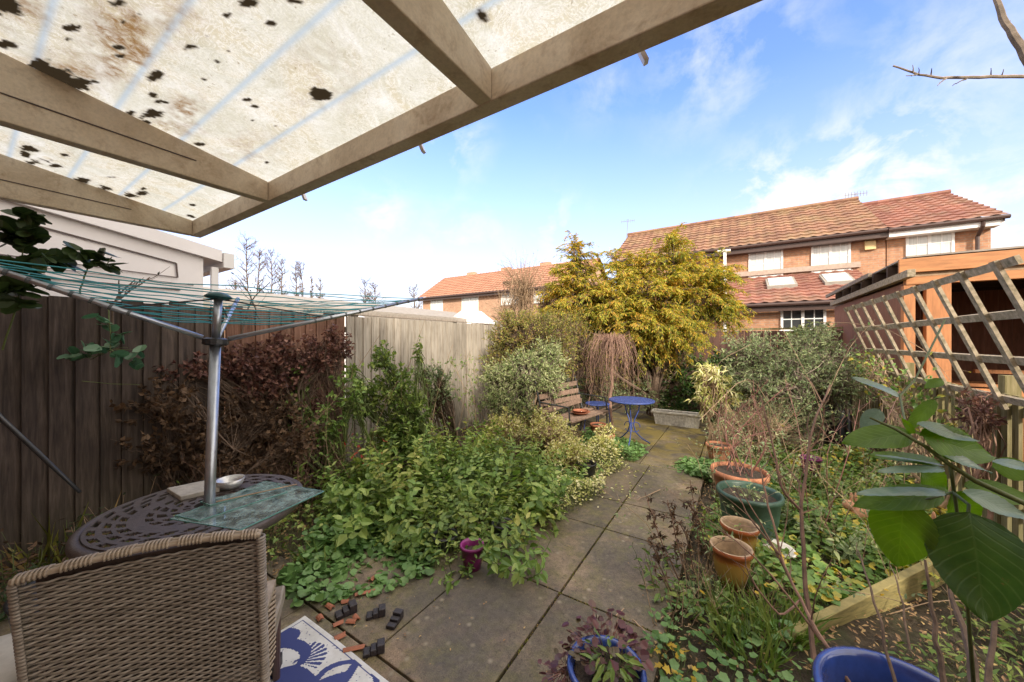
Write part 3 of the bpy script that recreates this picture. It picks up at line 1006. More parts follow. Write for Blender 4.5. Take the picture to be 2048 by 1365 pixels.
def win(parent, a, b, Y, bars=2, open_top=False, glass='curtained', rows=2, group=None):
    """a,b: (px,py) top-left and bottom-right in the photo, on plane Y"""
    A = PY(a[0], a[1], Y); B = PY(b[0], b[1], Y)
    x0, x1, z1, z0 = A.x, B.x, A.z, B.z
    fr = MB()
    t = 0.06
    y0_, y1_ = Y - .045, Y + .02
    fr.box(x0, x0 + t, y0_, y1_, z0, z1); fr.box(x1 - t, x1, y0_, y1_, z0, z1)
    fr.box(x0 + t, x1 - t, y0_, y1_, z0, z0 + t); fr.box(x0 + t, x1 - t, y0_, y1_, z1 - t, z1)
    for k in range(1, bars):
        xm = x0 + (x1 - x0) * k / bars
        fr.box(xm - .035, xm + .035, y0_ + .004, y1_, z0 + t, z1 - t)
    for k in range(bars):
        xa = x0 + (x1 - x0) * k / bars; xb = x0 + (x1 - x0) * (k + 1) / bars
        xm = (xa + xb) / 2
        fr.box(xm - .012, xm + .012, y0_ + .018, y1_, z0 + t, z1 - t)
        for r in range(1, rows):
            zm = z0 + (z1 - z0) * r / rows
            fr.box(xa + .035, xb - .035, y0_ + .016, y1_, zm - .014, zm + .014)
    fr.box(x0 - .04, x1 + .04, Y - .09, Y - .046, z0 - .05, z0)
    o = fr.build('window', M['white_frame'], parent)
    g = MB(); g.box(x0 + .03, x1 - .03, Y - .018, Y - .006, z0 + .03, z1 - .03)
    g.build('pane', M[glass], o)
    return o


h = thing('brick_house', (0.8, 16, 0), 'long brick terrace with orange lichened tile roof beyond the back fence', 'house')
HY, EZ, RZ, RY = 16.0, 5.02, 7.0, 18.9
b = MB(); b.box(-4.6, 4.0, HY, 21.8, -0.1, 5.0); b.prism([(-4.6, HY, 5.0), (-4.6, 21.8, 5.0), (-4.6, 18.9, 6.9)], (8.6, 0, 0)); b.build('wall', M['brick'], h)
b = MB(); pantile(b, -4.8, 3.95, 15.62, EZ - .02, RY, RZ); b.add([(-4.8, RY, RZ), (3.95, RY, RZ), (3.95, 22, 5.0), (-4.8, 22, 5.0)], [(0, 1, 2, 3)])
rf = b.build('roof', M['tile_left'], h, smooth=False)
b = MB(); b.tube([(-4.85, RY, RZ + .05), (3.97, RY, RZ + .05)], 0.10, 8); b.build('ridge', M['tile_left'], rf)
for (xx) in (-2.4, 1.1):
    b = MB(); b.box(xx - .3, xx + .3, RY + .1, RY + .4, RZ - .1, RZ + .14); b.build('chimney', M['brick'], rf)
b = MB(); b.tube([(-4.8, 15.60, EZ - .05), (3.95, 15.60, EZ - .05)], .06, 8); b.build('gutter', M['gutter_brown'], h)
b = MB(); b.box(-4.75, 3.98, 15.66, 15.69, EZ - .26, EZ - .02); b.box(-4.7, 3.98, 15.69, HY, EZ - .26, EZ - .24); b.build('fascia', M['gutter_brown'], h)
win(h, (1497, 504), (1566, 553), HY, 2, rows=2)
win(h, (1622, 489), (1701, 541), HY, 2, rows=2)
b = MB(); A = PY(1730, 483, HY - .1); b.box(A.x, A.x + .26, HY - .1, HY, A.z - .28, A.z); b.build('alarm_box', M['alarm_yellow'], h, mod='bevel')
A = PY(1450, 502, 15.55)
b = MB(); b.box(A.x - .045, A.x + .045, 12.7, 12.78, 0, 4.0); 
A = PY(1450, 505, 13.0); b = MB(); b.box(A.x - .04, A.x + .04, 12.9, 12.98, 0, A.z); b.box(A.x - .2, A.x + .15, 12.88, 12.99, A.z, A.z + .06); b.build('downpipe', M['white_pvc'], h)
# rear extension
EX0, EX1 = -0.2, 3.2
b = MB(); b.box(EX0, EX1, 13.0, 15.99, -.1, 2.55); b.prism([(EX0, 13.0, 2.55), (EX0, 15.99, 2.55), (EX0, 15.99, 3.75)], (EX1 - EX0, 0, 0)); b.build('extension_wall', M['brick'], h)
b = MB(); pantile(b, EX0 - .15, EX1 + .1, 12.7, 2.58, 15.97, 3.86, 0.30); er = b.build('extension_roof', M['tile_right'], h)
b = MB(); b.tube([(EX0 - .15, 12.66, 2.55), (EX1, 12.66, 2.55)], .055, 8); b.box(EX0 - .1, EX1, 12.72, 12.75, 2.36, 2.54); b.build('gutter', M['gutter_brown'], h)
for (xa, xb) in ((1533, 1592), (1645, 1705)):
    A = PY(xa, 572, 14.6); B = PY(xb, 572, 14.6)
    b = MB()
    sl = (3.86 - 2.58) / (15.97 - 12.7)
    for (o1, o2) in ((0, .12),):
        ya, yb = 14.2, 15.2
        za, zb = 2.58 + (ya - 12.7) * sl + .12, 2.58 + (yb - 12.7) * sl + .12
        b.hexa([(A.x, ya, za - .1), (B.x, ya, za - .1), (B.x, yb, zb - .1), (A.x, yb, zb - .1), (A.x, ya, za), (B.x, ya, za), (B.x, yb, zb), (A.x, yb, zb)])
    so = b.build('skylight', M['felt_roof'], h)
    b = MB(); b.hexa([(A.x + .06, ya + .06, za + .018), (B.x - .06, ya + .06, za + .018), (B.x - .06, yb - .06, zb - .01), (A.x + .06, yb - .06, zb - .01),
                      (A.x + .06, ya + .06, za + .03), (B.x - .06, ya + .06, za + .03), (B.x - .06, yb - .06, zb + .002), (A.x + .06, yb - .06, zb + .002)]); b.build('pane', M['curtained'], so)
win(h, (1561, 618), (1652, 660), 13.0, 2, glass='dark_glass', rows=2)
b = MB(); b.box(EX0 - .1, EX1 + .2, 15.9, 15.99, 3.93, 4.1); b.build('flashing', M['pale_brick_edge'], h)

h2 = thing('brick_house', (5.1, 16, 0), 'right end brick house with lower purplish tile roof and white paned window', 'house')
RZ2 = 6.72
b = MB(); b.box(4.03, 6.15, HY + .003, 21.8, -.1, 4.95); b.prism([(4.03, HY + .003, 4.95), (4.03, 21.8, 4.95), (4.03, RY, RZ2 - .12)], (2.12, 0, 0)); b.build('wall', M['brick'], h2)
b = MB(); pantile(b, 3.98, 6.32, 15.60, EZ - .05, RY, RZ2); b.add([(3.98, RY, RZ2), (6.32, RY, RZ2), (6.32, 22, 5.0), (3.98, 22, 5.0)], [(0, 1, 2, 3)])
rf = b.build('roof', M['tile_right'], h2)
b = MB(); b.tube([(3.98, RY, RZ2 + .05), (6.34, RY, RZ2 + .05)], 0.10, 8); b.build('ridge', M['tile_right'], rf)
b = MB(); b.tube([(3.96, 15.57, EZ - .08), (6.32, 15.57, EZ - .08)], .06, 8); b.build('gutter', M['gutter_brown'], h2)
b = MB(); b.box(3.99, 6.25, 15.64, 15.67, EZ - .28, EZ - .06); b.box(3.99, 6.2, 15.67, HY, EZ - .28, EZ - .26); b.build('fascia', M['white_pvc'], h2)
b = MB(); b.prism([(6.22, 15.6, EZ - .2), (6.22, 15.6, EZ - .06), (6.22, RY, RZ2 - .03), (6.22, RY, RZ2 - .2)], (.03, 0, 0)); b.build('bargeboard', M['gutter_brown'], h2)
win(h2, (1811, 466), (1908, 512), HY, 2, rows=2)
A = PY(1955, 470, HY - .1)
b = MB(); b.tube([(A.x, 15.6, EZ - .12), (A.x, 15.62, EZ - .25), (A.x, 15.9, EZ - .5), (A.x, 15.9, 0)], .045, 8); b.build('downpipe', M['gutter_brown'], h2)

# far left house row
h3 = thing('brick_house', (-15, 20.4, 0), 'distant brick terrace with bright orange roof above the grey fence', 'house')
b = MB(); b.box(-21.6, -8.0, 20.4, 26, -.1, 4.9); b.prism([(-21.6, 20.4, 4.9), (-21.6, 26, 4.9), (-21.6, 23.2, 6.8)], (13.6, 0, 0)); b.build('wall', M['brick_far'], h3)
b = MB(); pantile(b, -21.9, -7.8, 20.05, 4.95, 23.3, 7.1); b.add([(-21.9, 23.3, 7.1), (-7.8, 23.3, 7.1), (-7.8, 26.3, 4.95), (-21.9, 26.3, 4.95)], [(0, 1, 2, 3)])
rf = b.build('roof', M['tile_far'], h3)
for xx in (-19, -15.5, -12):
    b = MB(); b.box(xx - .4, xx + .4, 23.3, 23.7, 7.0, 7.32); b.build('chimney', M['brick_far'], rf)
b = MB(); b.tube([(-21.9, 20.02, 4.9), (-7.8, 20.02, 4.9)], .07, 8); b.box(-21.8, -7.9, 20.08, 20.11, 4.7, 4.92); b.build('gutter', M['gutter_brown'], h3)
win(h3, (924, 593), (957, 624), 20.4, 2); win(h3, (1003, 584), (1041, 608), 20.4, 3); win(h3, (862, 600), (886, 626), 20.4, 2); win(h3, (1068, 580), (1100, 604), 20.4, 2)

# white garden room roof in front of the far house
A = PX(880, 640, -9.5)
c3 = thing('conservatory', (-8.6, 11, 0), 'low white conservatory with glazed gable roof in front of distant terrace', 'conservatory')
p1 = PT(882, 640, 14); p2 = PT(962, 640, 14)
b = MB()
b.bar(Vector((p1.x, p1.y, 2.1)), Vector((p2.x, p2.y, 2.1)), 1.2, .12); b.build('gutter', M['white_pvc'], c3)
b = MB(); b.prism([(p1.x + .2, p1.y, 2.18), (p2.x - .0, p2.y, 2.18), ((p1.x + p2.x) / 2 + .1, (p1.y + p2.y) / 2, 2.75)], (0, 1.2, 0)); b.build('roof', M['white_pvc'], c3)
b = MB(); b.bar(Vector((p1.x, p1.y + .1, 1.0)), Vector((p2.x, p2.y + .1, 1.0)), .9, 2.05); b.build('wall', M['white_frame'], c3)

# grey roofed garages beyond the left fence
gr = thing('garage_row', (-10, 6, 0), 'row of low garages with grey felt roof and brick walls beyond left fence', 'garage')
b = MB(); b.box(-15, -9.2, 1.5, 13.0, -.1, 2.15); b.build('wall', M['brick_side'], gr)
b = MB(); b.prism([(-15.2, 1.3, 2.35), (-9.0, 1.3, 2.15), (-9.0, 1.3, 2.38), (-12, 1.3, 2.95), (-15.2, 1.3, 2.6)], (0, 12, 0)); b.build('roof', M['felt_roof'], gr)
ws = thing('garden_shed', (-6.6, 7.0, 0), 'small white gabled shed top peeping over the grey fence', 'shed')
p = PT(730, 640, 7.5)
b = MB(); b.prism([(p.x - .35, p.y - .5, 0), (p.x + .35, p.y - .1, 0), (p.x + .35, p.y - .1, 1.93), (p.x, p.y - .3, 2.08), (p.x - .35, p.y - .5, 1.93)], (-1.0, 1.0, 0)); b.build('wall', M['white_pvc'], ws)

# the camera's own house behind: it throws the shade over the patio
own = thing('brick_house', (-4, -3, 0), 'brick house the canopy is fixed to, behind the patio', 'house')
b = MB(); b.box(-9, 5, -7, -1.25, -.1, 4.75); b.build('wall', M['brick'], own)
b = MB(); pantile(b, -9.1, 5.1, -.95, 4.75, -4.2, 6.4, rows=10); b.add([(-9.1, -4.2, 6.4), (5.1, -4.2, 6.4), (5.1, -7.3, 4.8), (-9.1, -7.3, 4.8)], [(0, 1, 2, 3)]); b.build('roof', M['tile_right'], own)

# ================================================================ WHITE LEAN-TO (left neighbour)
wc = thing('lean_to', (-4.7, 0.3, 0), 'white panelled lean-to with sloping top rail beyond the dark fence', 'conservatory')
XW = -4.62
def wp(px, py, X=XW):
    v = PX(px, py, X); return v
ys_ = [(-2.5, 3.02), (1.36, 2.36)]
sl = (ys_[1][1] - ys_[0][1]) / (ys_[1][0] - ys_[0][0])
b = MB(); b.prism([(XW, -2.5, 0), (XW, 1.36, 0), (XW, 1.36, 2.36), (XW, -2.5, 3.02)], (-.05, 0, 0)); b.build('wall', M['white_pvc'], wc)
b = MB()
b.prism([(XW - 1.5, -2.6, 3.02), (XW - 1.5, 1.5, 2.33), (XW - 1.5, 1.5, 2.45), (XW - 1.5, -2.6, 3.16)], (1.56, 0, 0)); b.build('roof', M['white_pvc'], wc)
b = MB(); b.box(XW - 1.5, XW + .08, 1.505, 1.60, 2.27, 2.43); b.build('gutter', M['white_frame'], wc, mod='bevel')
b = MB(); b.box(XW - .02, XW + .03, 1.42, 1.48, 0, 2.27); b.build('downpipe', M['white_frame'], wc, mod='bevel')
# raised frames with dark gasket lines
b = MB(); g2 = MB()
def line(y0, z0, y1, z1, wd=.012, mbx=None):
    (mbx or g2).bar((XW + .013, y0, z0), (XW + .013, y1, z1), .008, wd)
for off in (0.14, ):
    line(-2.4, 3.02 - off - sl * 0 , 1.15, 2.36 + (1.15 - 1.36) * sl - off + .0)
line(1.15, 2.36 - off - .21 * sl, 1.16, 2.36 - off - .10); line(1.16, 2.36 - off - .10, -2.4, 2.36 - off - .02, .006)
line(-2.4, 2.00, 1.18, 2.00, .010); line(1.18, 2.0, 1.18, 0.9, .010)
line(-2.4, 2.13, 1.28, 2.06, .004)
g2.build('gasket', M['gutter_brown'], wc)

# ================================================================ PATIO CANOPY
def sheet_material():
    m, q, out = mat('canopy_sheet')
    at = q.n('ShaderNodeAttribute', attribute_name='dirt')
    sp_ = q.n('ShaderNodeSeparateColor', {0: at.outputs['Color']})
    tcx = q.n('ShaderNodeTexCoord')
    o_ = tcx.outputs['Object']
    n1 = q.noise(o_, 7, 8, 0.7, 0.8)
    n2 = q.noise(o_, 160, 4, 0.7)
    n3 = q.noise(o_, 3.0, 6, 0.6, 1.5)
    base = q.ramp(n1, ((0.35, (0.56, 0.55, 0.43)), (0.52, (0.66, 0.66, 0.56)), (0.66, (0.78, 0.79, 0.73))))
    base = q.mix(q.math('MULTIPLY', q.ramp(n3, ((0.46, 0.0), (0.62, 0.9))), 0.6), base, (0.62, 0.55, 0.36, 1))
    n5 = q.noise(o_, 16, 7, 0.75, 2.5)
    streak = q.ramp(n5, ((0.46, 0.0), (0.50, 0.75), (0.54, 0.0)))
    base = q.mix(q.math('MULTIPLY', streak, q.ramp(n3, ((0.35, 0.2), (0.55, 1.0)))), base, (0.88, 0.89, 0.86, 1))
    n6 = q.noise(o_, 55, 3, 0.6)
    base = q.mix(q.ramp(n6, ((0.66, 0.0), (0.72, 0.6))), base, (0.30, 0.24, 0.13, 1))
    base = q.mix(0.45, base, q.ramp(n2, ((0.3, 0.72), (0.65, 1.1))), 'MULTIPLY')
    # blue-ish rib lines: base colour mixed towards blue along each rib
    base = q.mix(sp_.outputs[1], base, (0.42, 0.53, 0.62, 1))
    n7 = q.noise(o_, 38, 6, 0.75, 0.8)
    brown = q.mix(q.math('MULTIPLY', sp_.outputs[2], q.ramp(n7, ((0.35, 0.35), (0.6, 1.0)))), base, (0.24, 0.13, 0.04, 1))
    dk = q.mix(sp_.outputs[0], brown, (0.03, 0.022, 0.012, 1))
    tr = q.n('ShaderNodeBsdfTranslucent', {0: dk})
    df = q.n('ShaderNodeBsdfPrincipled', {'Base Color': dk, 'Roughness': 0.5, 'Specular IOR Level': 0.2})
    mx = q.n('ShaderNodeMixShader', {0: 0.86, 1: df.outputs[0], 2: tr.outputs[0]})
    link(q, mx.outputs[0], out.inputs[0])
    return m


M['sheet'] = sheet_material()


def dirty_paint():
    m, q, out = mat('dirty_cream_paint')
    tcx = q.n('ShaderNodeTexCoord')
    o_ = tcx.outputs['Object']
    n1 = q.noise(o_, 2.5, 7, 0.65, 0.6)
    n2 = q.noise(o_, 90, 4, 0.7)
    n3 = q.noise(o_, 14, 6, 0.7, 0.5)
    c = q.ramp(n1, ((0.32, (0.48, 0.36, 0.24)), (0.5, (0.66, 0.54, 0.40)), (0.7, (0.78, 0.68, 0.54))))
    c = q.mix(q.ramp(n3, ((0.52, 0.0), (0.72, 0.55))), c, (0.30, 0.17, 0.08, 1))
    c = q.mix(0.4, c, q.ramp(n2, ((0.3, 0.65), (0.6, 1.1))), 'MULTIPLY')
    b_ = q.n('ShaderNodeBsdfPrincipled', {'Base Color': c, 'Roughness': 0.55})
    link(q, b_.outputs[0], out.inputs[0])
    return m


M['cream'] = dirty_paint()
cp = thing('patio_canopy', (-1.3, -0.2, 2.25), 'cream framed patio canopy with stained translucent roof sheet overhead', 'canopy')
ZB = 2.25
FY = 0.897
def roofz(y):
    return 2.357 + (FY - y) * 0.165
XL, XR = -3.30, 1.9
b = MB(); b.box(XL, XR, FY, FY + .06, ZB, roofz(FY) - .004); b.build('edge_beam', M['cream'], cp, mod='bevel')
for xx in (-3.30, -2.17, -0.70, 0.75):
    b = MB()
    b.prism([(xx, -1.2, ZB), (xx, FY - .002, ZB), (xx, FY - .002, roofz(FY) - .006), (xx, -1.2, roofz(-1.2) - .006)], (0.055, 0, 0))
    r_ = b.build('rafter', M['cream'], cp, mod='bevel')
    b = MB(); b.bar((xx + .0565, -1.1, ZB + .115), (xx + .0565, FY - .3, ZB + .085), .004, .004); b.build('seam', M['gutter_brown'], r_)
# roof sheet
y_s = np.arange(-1.2, 1.01, 0.006)
x_s = np.arange(XL - .05, XR, 0.008)
XX, YY = np.meshgrid(x_s, y_s)
ZS = 2.357 + (FY - YY) * 0.165
ribs = [0.15 - 0.2 * k for k in range(8)] + [0.35, 0.55, 0.75, 0.95]
rib = np.zeros_like(XX)
for ry in ribs:
    rib = np.maximum(rib, np.exp(-((YY - ry) / 0.009) ** 2))
ZS = ZS + 0.003 * rib


def vnoise(X, Y, sc, seed):
    r_ = np.random.default_rng(seed)
    tab = r_.random((64, 64))
    x = (X * sc) % 64; y = (Y * sc) % 64
    xi = x.astype(int) % 64; yi = y.astype(int) % 64
    fx = x - np.floor(x); fy = y - np.floor(y)
    fx = fx * fx * (3 - 2 * fx); fy = fy * fy * (3 - 2 * fy)
    a = tab[yi, xi]; b_ = tab[yi, (xi + 1) % 64]; c = tab[(yi + 1) % 64, xi]; d_ = tab[(yi + 1) % 64, (xi + 1) % 64]
    return (a * (1 - fx) + b_ * fx) * (1 - fy) + (c * (1 - fx) + d_ * fx) * fy


n1 = sum(vnoise(XX, YY, s_, i) * a_ for i, (s_, a_) in enumerate(((9, .3), (24, .34), (55, .26), (110, .18))))
n1 = (n1 - n1.mean()) / n1.std()
dark = np.zeros_like(XX); brn = np.zeros_like(XX)
def on_sheet(px, py):
    d = ray(px, py)
    # CH + d.z t = 2.357 + (FY - d.y t)*.165
    t = (2.357 + FY * .165 - CH) / (d.z + .165 * d.y)
    return d.x * t, d.y * t, t
# (px,py, half-size px along x, y)
spots = [(15, 12, 42, 16), (80, 130, 30, 14), (120, 145, 40, 18), (165, 165, 30, 12), (235, 8, 18, 10), (268, 32, 12, 6), (245, 45, 10, 5), (140, 57, 16, 7), (158, 54, 7, 4), (135, 78, 10, 5), (15, 90, 24, 8),
         (315, 150, 14, 11), (378, 95, 14, 7), (236, 95, 14, 5), (245, 112, 14, 5), (305, 190, 11, 7), (315, 205, 12, 5), (300, 229, 20, 8), (265, 225, 11, 5), (290, 245, 12, 4), (330, 205, 10, 4),
         (455, 31, 7, 4), (540, 48, 7, 4), (415, 74, 5, 3), (434, 124, 4, 3), (408, 159, 5, 3), (459, 103, 4, 3), (493, 200, 12, 5), (511, 213, 9, 4), (642, 190, 20, 11), (552, 253, 5, 3), (505, 241, 4, 2),
         (400, 289, 10, 3), (535, 325, 4, 3), (970, 32, 13, 11), (590, 3, 20, 6), (495, 5, 16, 8), (640, 190, 12, 10), (58, 298, 16, 8), (50, 310, 12, 8), (70, 325, 26, 6), (110, 332, 14, 4), (65, 342, 22, 4), (134, 310, 10, 4), (15, 320, 8, 4),
         (145, 368, 14, 5), (170, 360, 14, 5), (200, 380, 16, 5), (180, 378, 12, 4), (260, 392, 14, 5), (280, 386, 12, 5), (260, 407, 16, 3), (285, 378, 8, 3), (220, 355, 12, 2), (385, 410, 6, 2), (385, 435, 6, 2), (370, 445, 8, 2), (378, 432, 7, 2)]
for (px, py, a, c) in spots:
    x0, y0, t = on_sheet(px, py)
    mm = t / FPX * 1.35
    # picture x ~ X direction mostly stretched by perspective; keep roundish
    d1 = on_sheet(px + a, py); d2 = on_sheet(px, py + c)
    u = np.array([d1[0] - x0, d1[1] - y0]); v = np.array([d2[0] - x0, d2[1] - y0])
    Mx = np.linalg.inv(np.array([u, v]).T + np.eye(2) * 1e-9)
    q1 = Mx[0, 0] * (XX - x0) + Mx[0, 1] * (YY - y0); q2 = Mx[1, 0] * (XX - x0) + Mx[1, 1] * (YY - y0)
    rr = np.sqrt(q1 ** 2 + q2 ** 2) + n1 * 0.34
    dark = np.maximum(dark, np.clip((1.0 - rr) / 0.22, 0, 1))
    brn = np.maximum(brn, np.clip((1.6 - rr) / 0.9, 0, 1) * 0.35)
for (px, py, a, c, k) in [(245, 90, 50, 60, 1.0), (215, 60, 60, 60, .5), (370, 220, 30, 25, .9), (345, 40, 60, 50, .35), (120, 150, 90, 40, .5), (490, 300, 60, 30, .3), (40, 20, 60, 40, .6), (495, 10, 25, 14, .6), (640, 170, 70, 60, .25), (350, 255, 60, 25, .5)]:
    x0, y0, t = on_sheet(px, py)
    d1 = on_sheet(px + a, py); d2 = on_sheet(px, py + c)
    u = np.array([d1[0] - x0, d1[1] - y0]); v = np.array([d2[0] - x0, d2[1] - y0])
    Mx = np.linalg.inv(np.array([u, v]).T + np.eye(2) * 1e-9)
    q1 = Mx[0, 0] * (XX - x0) + Mx[0, 1] * (YY - y0); q2 = Mx[1, 0] * (XX - x0) + Mx[1, 1] * (YY - y0)
    g_ = np.exp(-(q1 ** 2 + q2 ** 2)) * k
    brn = np.maximum(brn, np.clip(g_ * (0.75 + 0.7 * n1), 0, .95))
b = MB()
idx = np.arange(XX.size).reshape(XX.shape)
b.add(np.stack([XX, YY, ZS], -1).reshape(-1, 3), np.stack([idx[:-1, :-1], idx[:-1, 1:], idx[1:, 1:], idx[1:, :-1]], -1).reshape(-1, 4))
so = b.build('roof_sheet', M['sheet'], cp, smooth=True)
ca = so.data.color_attributes.new('dirt', 'FLOAT_COLOR', 'POINT')
cd = np.zeros((XX.size, 4), np.float32)
cd[:, 0] = dark.ravel(); cd[:, 1] = np.clip(rib.ravel() * 0.8, 0, 1); cd[:, 2] = brn.ravel(); cd[:, 3] = 1
ca.data.foreach_set('color', cd.ravel())
# sheet clips hanging under the outer edge
for (px, py) in ((605, 388), (840, 289), (1283, 97)):
    d = ray(px, py); t = (FY + .075) / d.y; p = PT(px, py, t)
    b = MB(); b.bar((p.x - .02, p.y, ZB + .06), (p.x + .01, p.y + .01, ZB - .012), .02, .012); b.build('sheet_clip', M['white_pvc'], cp)

# ================================================================ TABLE, AIRER, CHAIR
TCX, TCY, TZ_ = -2.10, 0.62, 0.73
table = thing('garden_table', (TCX, TCY, 0), 'round dark cast metal table with slotted top beside the wicker chair', 'table')
M['cast'] = simple('cast_metal', (0.115, 0.095, 0.09), 0.38, 0.3, var=0.25, scale=40, bump=0.25, bscale=120)
b = MB()
nr, na = 56, 180
RT = 0.40
rr_ = np.linspace(0.035, RT - .035, nr)
aa = np.linspace(0, 2 * math.pi, na, endpoint=False)
V = np.array([[(TCX + r * math.cos(a), TCY + r * math.sin(a), TZ_) for a in aa] for r in rr_])
F = []
for i in range(nr - 1):
    rm = (rr_[i] + rr_[i + 1]) / 2
    band = int(rm / 0.040)
    fr = (rm / 0.040) % 1
    for j in range(na):
        cnt = 12 if band < 4 else (18 if band < 6 else 24)
        pa = ((j / na * cnt) + 0.5 * (band % 2) + fr * 0.45) % 1
        if 0.20 < fr < 0.84 and 0.2 < pa < 0.78 and band >= 1 and band not in (5,):
            continue
        F.append((i * na + j, i * na + (j + 1) % na, (i + 1) * na + (j + 1) % na, (i + 1) * na + j))
b.add(V.reshape(-1, 3), F)
tt_ = b.build('tabletop', M['cast'], table)
md = tt_.modifiers.new('thick', 'SOLIDIFY'); md.thickness = 0.008; md.offset = -1
b = MB(); b.lathe([(RT - .036, -.006), (RT - .036, .003), (RT - .012, .005), (RT, -.004), (RT + .003, -.02), (RT - .004, -.04), (RT - .014, -.04), (RT - .02, -.012), (RT - .036, -.006)], (TCX, TCY, TZ_), 72)
b.build('rim', M['cast'], table, smooth=True)
for k in range(4):
    a = k * math.pi / 2 + .5
    ca_, sa_ = math.cos(a), math.sin(a)
    b = MB(); b.tube([(TCX + r * ca_, TCY + r * sa_, z) for (r, z) in ((.2, TZ_ - .02), (.24, .6), (.17, .4), (.13, .25), (.22, .1), (.32, .02))], .016, 8)
    b.build('leg', M['cast'], table)
b = MB(); b.lathe([(0.036, .004), (0.06, .004), (.06, -.01), (.036, -.01), (.036, .004)], (TCX, TCY, TZ_), 24); b.build('parasol_ring', M['cast'], table)

# rotary airer standing in the table's parasol hole
air = thing('rotary_airer', (TCX, TCY, 0.05), 'grey metal rotary clothes airer with turquoise lines standing in the table', 'clothes airer')
foot = Vector((TCX, TCY, 0.05))
hub = PT(431, 684, 1.67)
top = PT(437, 594, 1.68)
ax = (top - hub).normalized()
b = MB(); b.tube([foot, hub], .021, 16); b.tube([hub, top], .0165, 14); b.build('pole', M['steel'], air, smooth=True)
b = MB(); b.tube([hub - ax * .018, hub - ax * .012, hub + ax * .012, hub + ax * .018], [.036, .05, .05, .036], 14)
HUBA = [math.radians(a) for a in (81, 157, 229)]
b.build('lower_hub', M['black_plastic'], air)
b = MB(); b.tube([top - ax * .012, top - ax * .006, top, top + ax * .012, top + ax * .020], [.03, .052, .054, .040, .022], 16); b.build('top_cap', M['teal_cap'], air, smooth=True)
ends = [PT(845, 597, 2.55), PT(476, 598, 2.45), PT(-110, 505, 1.22)]
arms = []
for e in ends:
    s_ = hub + (e - hub).normalized() * 0.05
    b = MB(); b.tube([s_, e], .0115, 10); o = b.build('arm', M['steel'], air, smooth=True)
    for f in np.linspace(.35, .97, 9):
        p = s_.lerp(e, f); dd = (e - hub).normalized()
        b = MB(); b.tube([p - dd * .005, p + dd * .005], .0130, 10); b.build('line_clip', M['clip'], o)
    b = MB(); b.tube([top - ax * .01, s_.lerp(e, .42)], .0035, 6); b.build('stay', M['black_plastic'], air)
    arms.append((s_, e))
b = MB()
for (i, j) in ((0, 1), (1, 2), (2, 0)):
    for k, f in enumerate(np.linspace(.30, .98, 9)):
        a_ = arms[i][0].lerp(arms[i][1], f); c_ = arms[j][0].lerp(arms[j][1], f)
        d_ = (c_ - a_).length
        P = [a_.lerp(c_, t) - Vector((0, 0, .018 * d_ * 4 * t * (1 - t) * random.uniform(.3, 1.5))) for t in np.linspace(0, 1, 8)]
        b.tube(P, .0026, 5, cap=False)
b.build('washing_line', M['teal_line'], air)

# things on the table
def glassmat():
    m, q, out = mat('sheet_glass')
    tcx = q.n('ShaderNodeTexCoord')
    nz = q.noise(tcx.outputs['Object'], 18, 6, 0.7)
    tb = q.n('ShaderNodeBsdfTransparent', {0: (0.78, 0.93, 0.91, 1)})
    gl = q.n('ShaderNodeBsdfGlossy', {0: (1, 1, 1, 1), 'Roughness': 0.04})
    df = q.n('ShaderNodeBsdfDiffuse', {0: (0.50, 0.70, 0.68, 1)})  # pale teal diffuse painted in for the bright reflection on the glass
    fr = q.n('ShaderNodeFresnel', {'IOR': 1.5})
    m1 = q.n('ShaderNodeMixShader', {0: q.ramp(nz, ((0.38, 0.10), (0.62, 0.45))), 1: tb.outputs[0], 2: df.outputs[0]})
    m2 = q.n('ShaderNodeMixShader', {0: fr.outputs[0], 1: m1.outputs[0], 2: gl.outputs[0]})
    link(q, m2.outputs[0], out.inputs[0])
    return m


M['glass'] = glassmat()
M['glass_edge'] = simple('glass_edge', (0.13, 0.30, 0.27), 0.15, var=0.2, spec=0.8)
def pane_on_table(c4, z, label, t=.004):
    P = [PZ(px, py, z) for (px, py) in c4]
    b = MB(); b.prism(P, (0, 0, t)); o = b.build('glass_sheet', M['glass'])
    tag(o, label, 'glass sheet')
    b = MB()
    for i in range(4):
        a_, c_ = P[i], P[(i + 1) % 4]
        b.bar(a_ + Vector((0, 0, t / 2)), c_ + Vector((0, 0, t / 2)), .002, t + .001)
    b.build('edge', M['glass_edge'], o)
    return o
pane_on_table([(340, 1040), (480, 1062), (648, 984), (530, 964)], TZ_ + .006, 'large clear glass sheet overhanging the table edge, lowest of the stack')
pane_on_table([(350, 1033), (398, 1043), (575, 985), (545, 975)], TZ_ + .0115, 'narrow green tinged glass strip lying on the larger glass sheet')
pane_on_table([(400, 1005), (420, 1012), (560, 975), (548, 970)], TZ_ + .017, 'smallest glass offcut on top of the glass stack')
b = MB(); b.tube([PZ(432, 1004, TZ_ + .028), PZ(594, 969, TZ_ + .03)], .003, 6); tag(b.build('thin_cane', M['stem_tan']), 'thin pale cane lying across the glass sheets', 'cane')
b = MB(); b.prism([PZ(333, 985, TZ_ + .008), PZ(361, 1003, TZ_ + .008), PZ(440, 984, TZ_ + .008), PZ(412, 969, TZ_ + .008)], (0, 0, .022)); tag(b.build('stone_tile', M['grey_slab'], mod='bevel'), 'pale grey stone tile on the table behind the pole', 'tile')
p = PZ(461, 975, TZ_ + .012)
b = MB(); b.lathe([(0.0, .003), (.038, .003), (.050, .02), (.058, .045), (.061, .045), (.053, .018), (.040, 0), (0, 0)], p, 32)
tag(b.build('metal_bowl', M['bowl_metal'], smooth=True), 'small dull metal bowl on the stone tile at the table back', 'bowl')

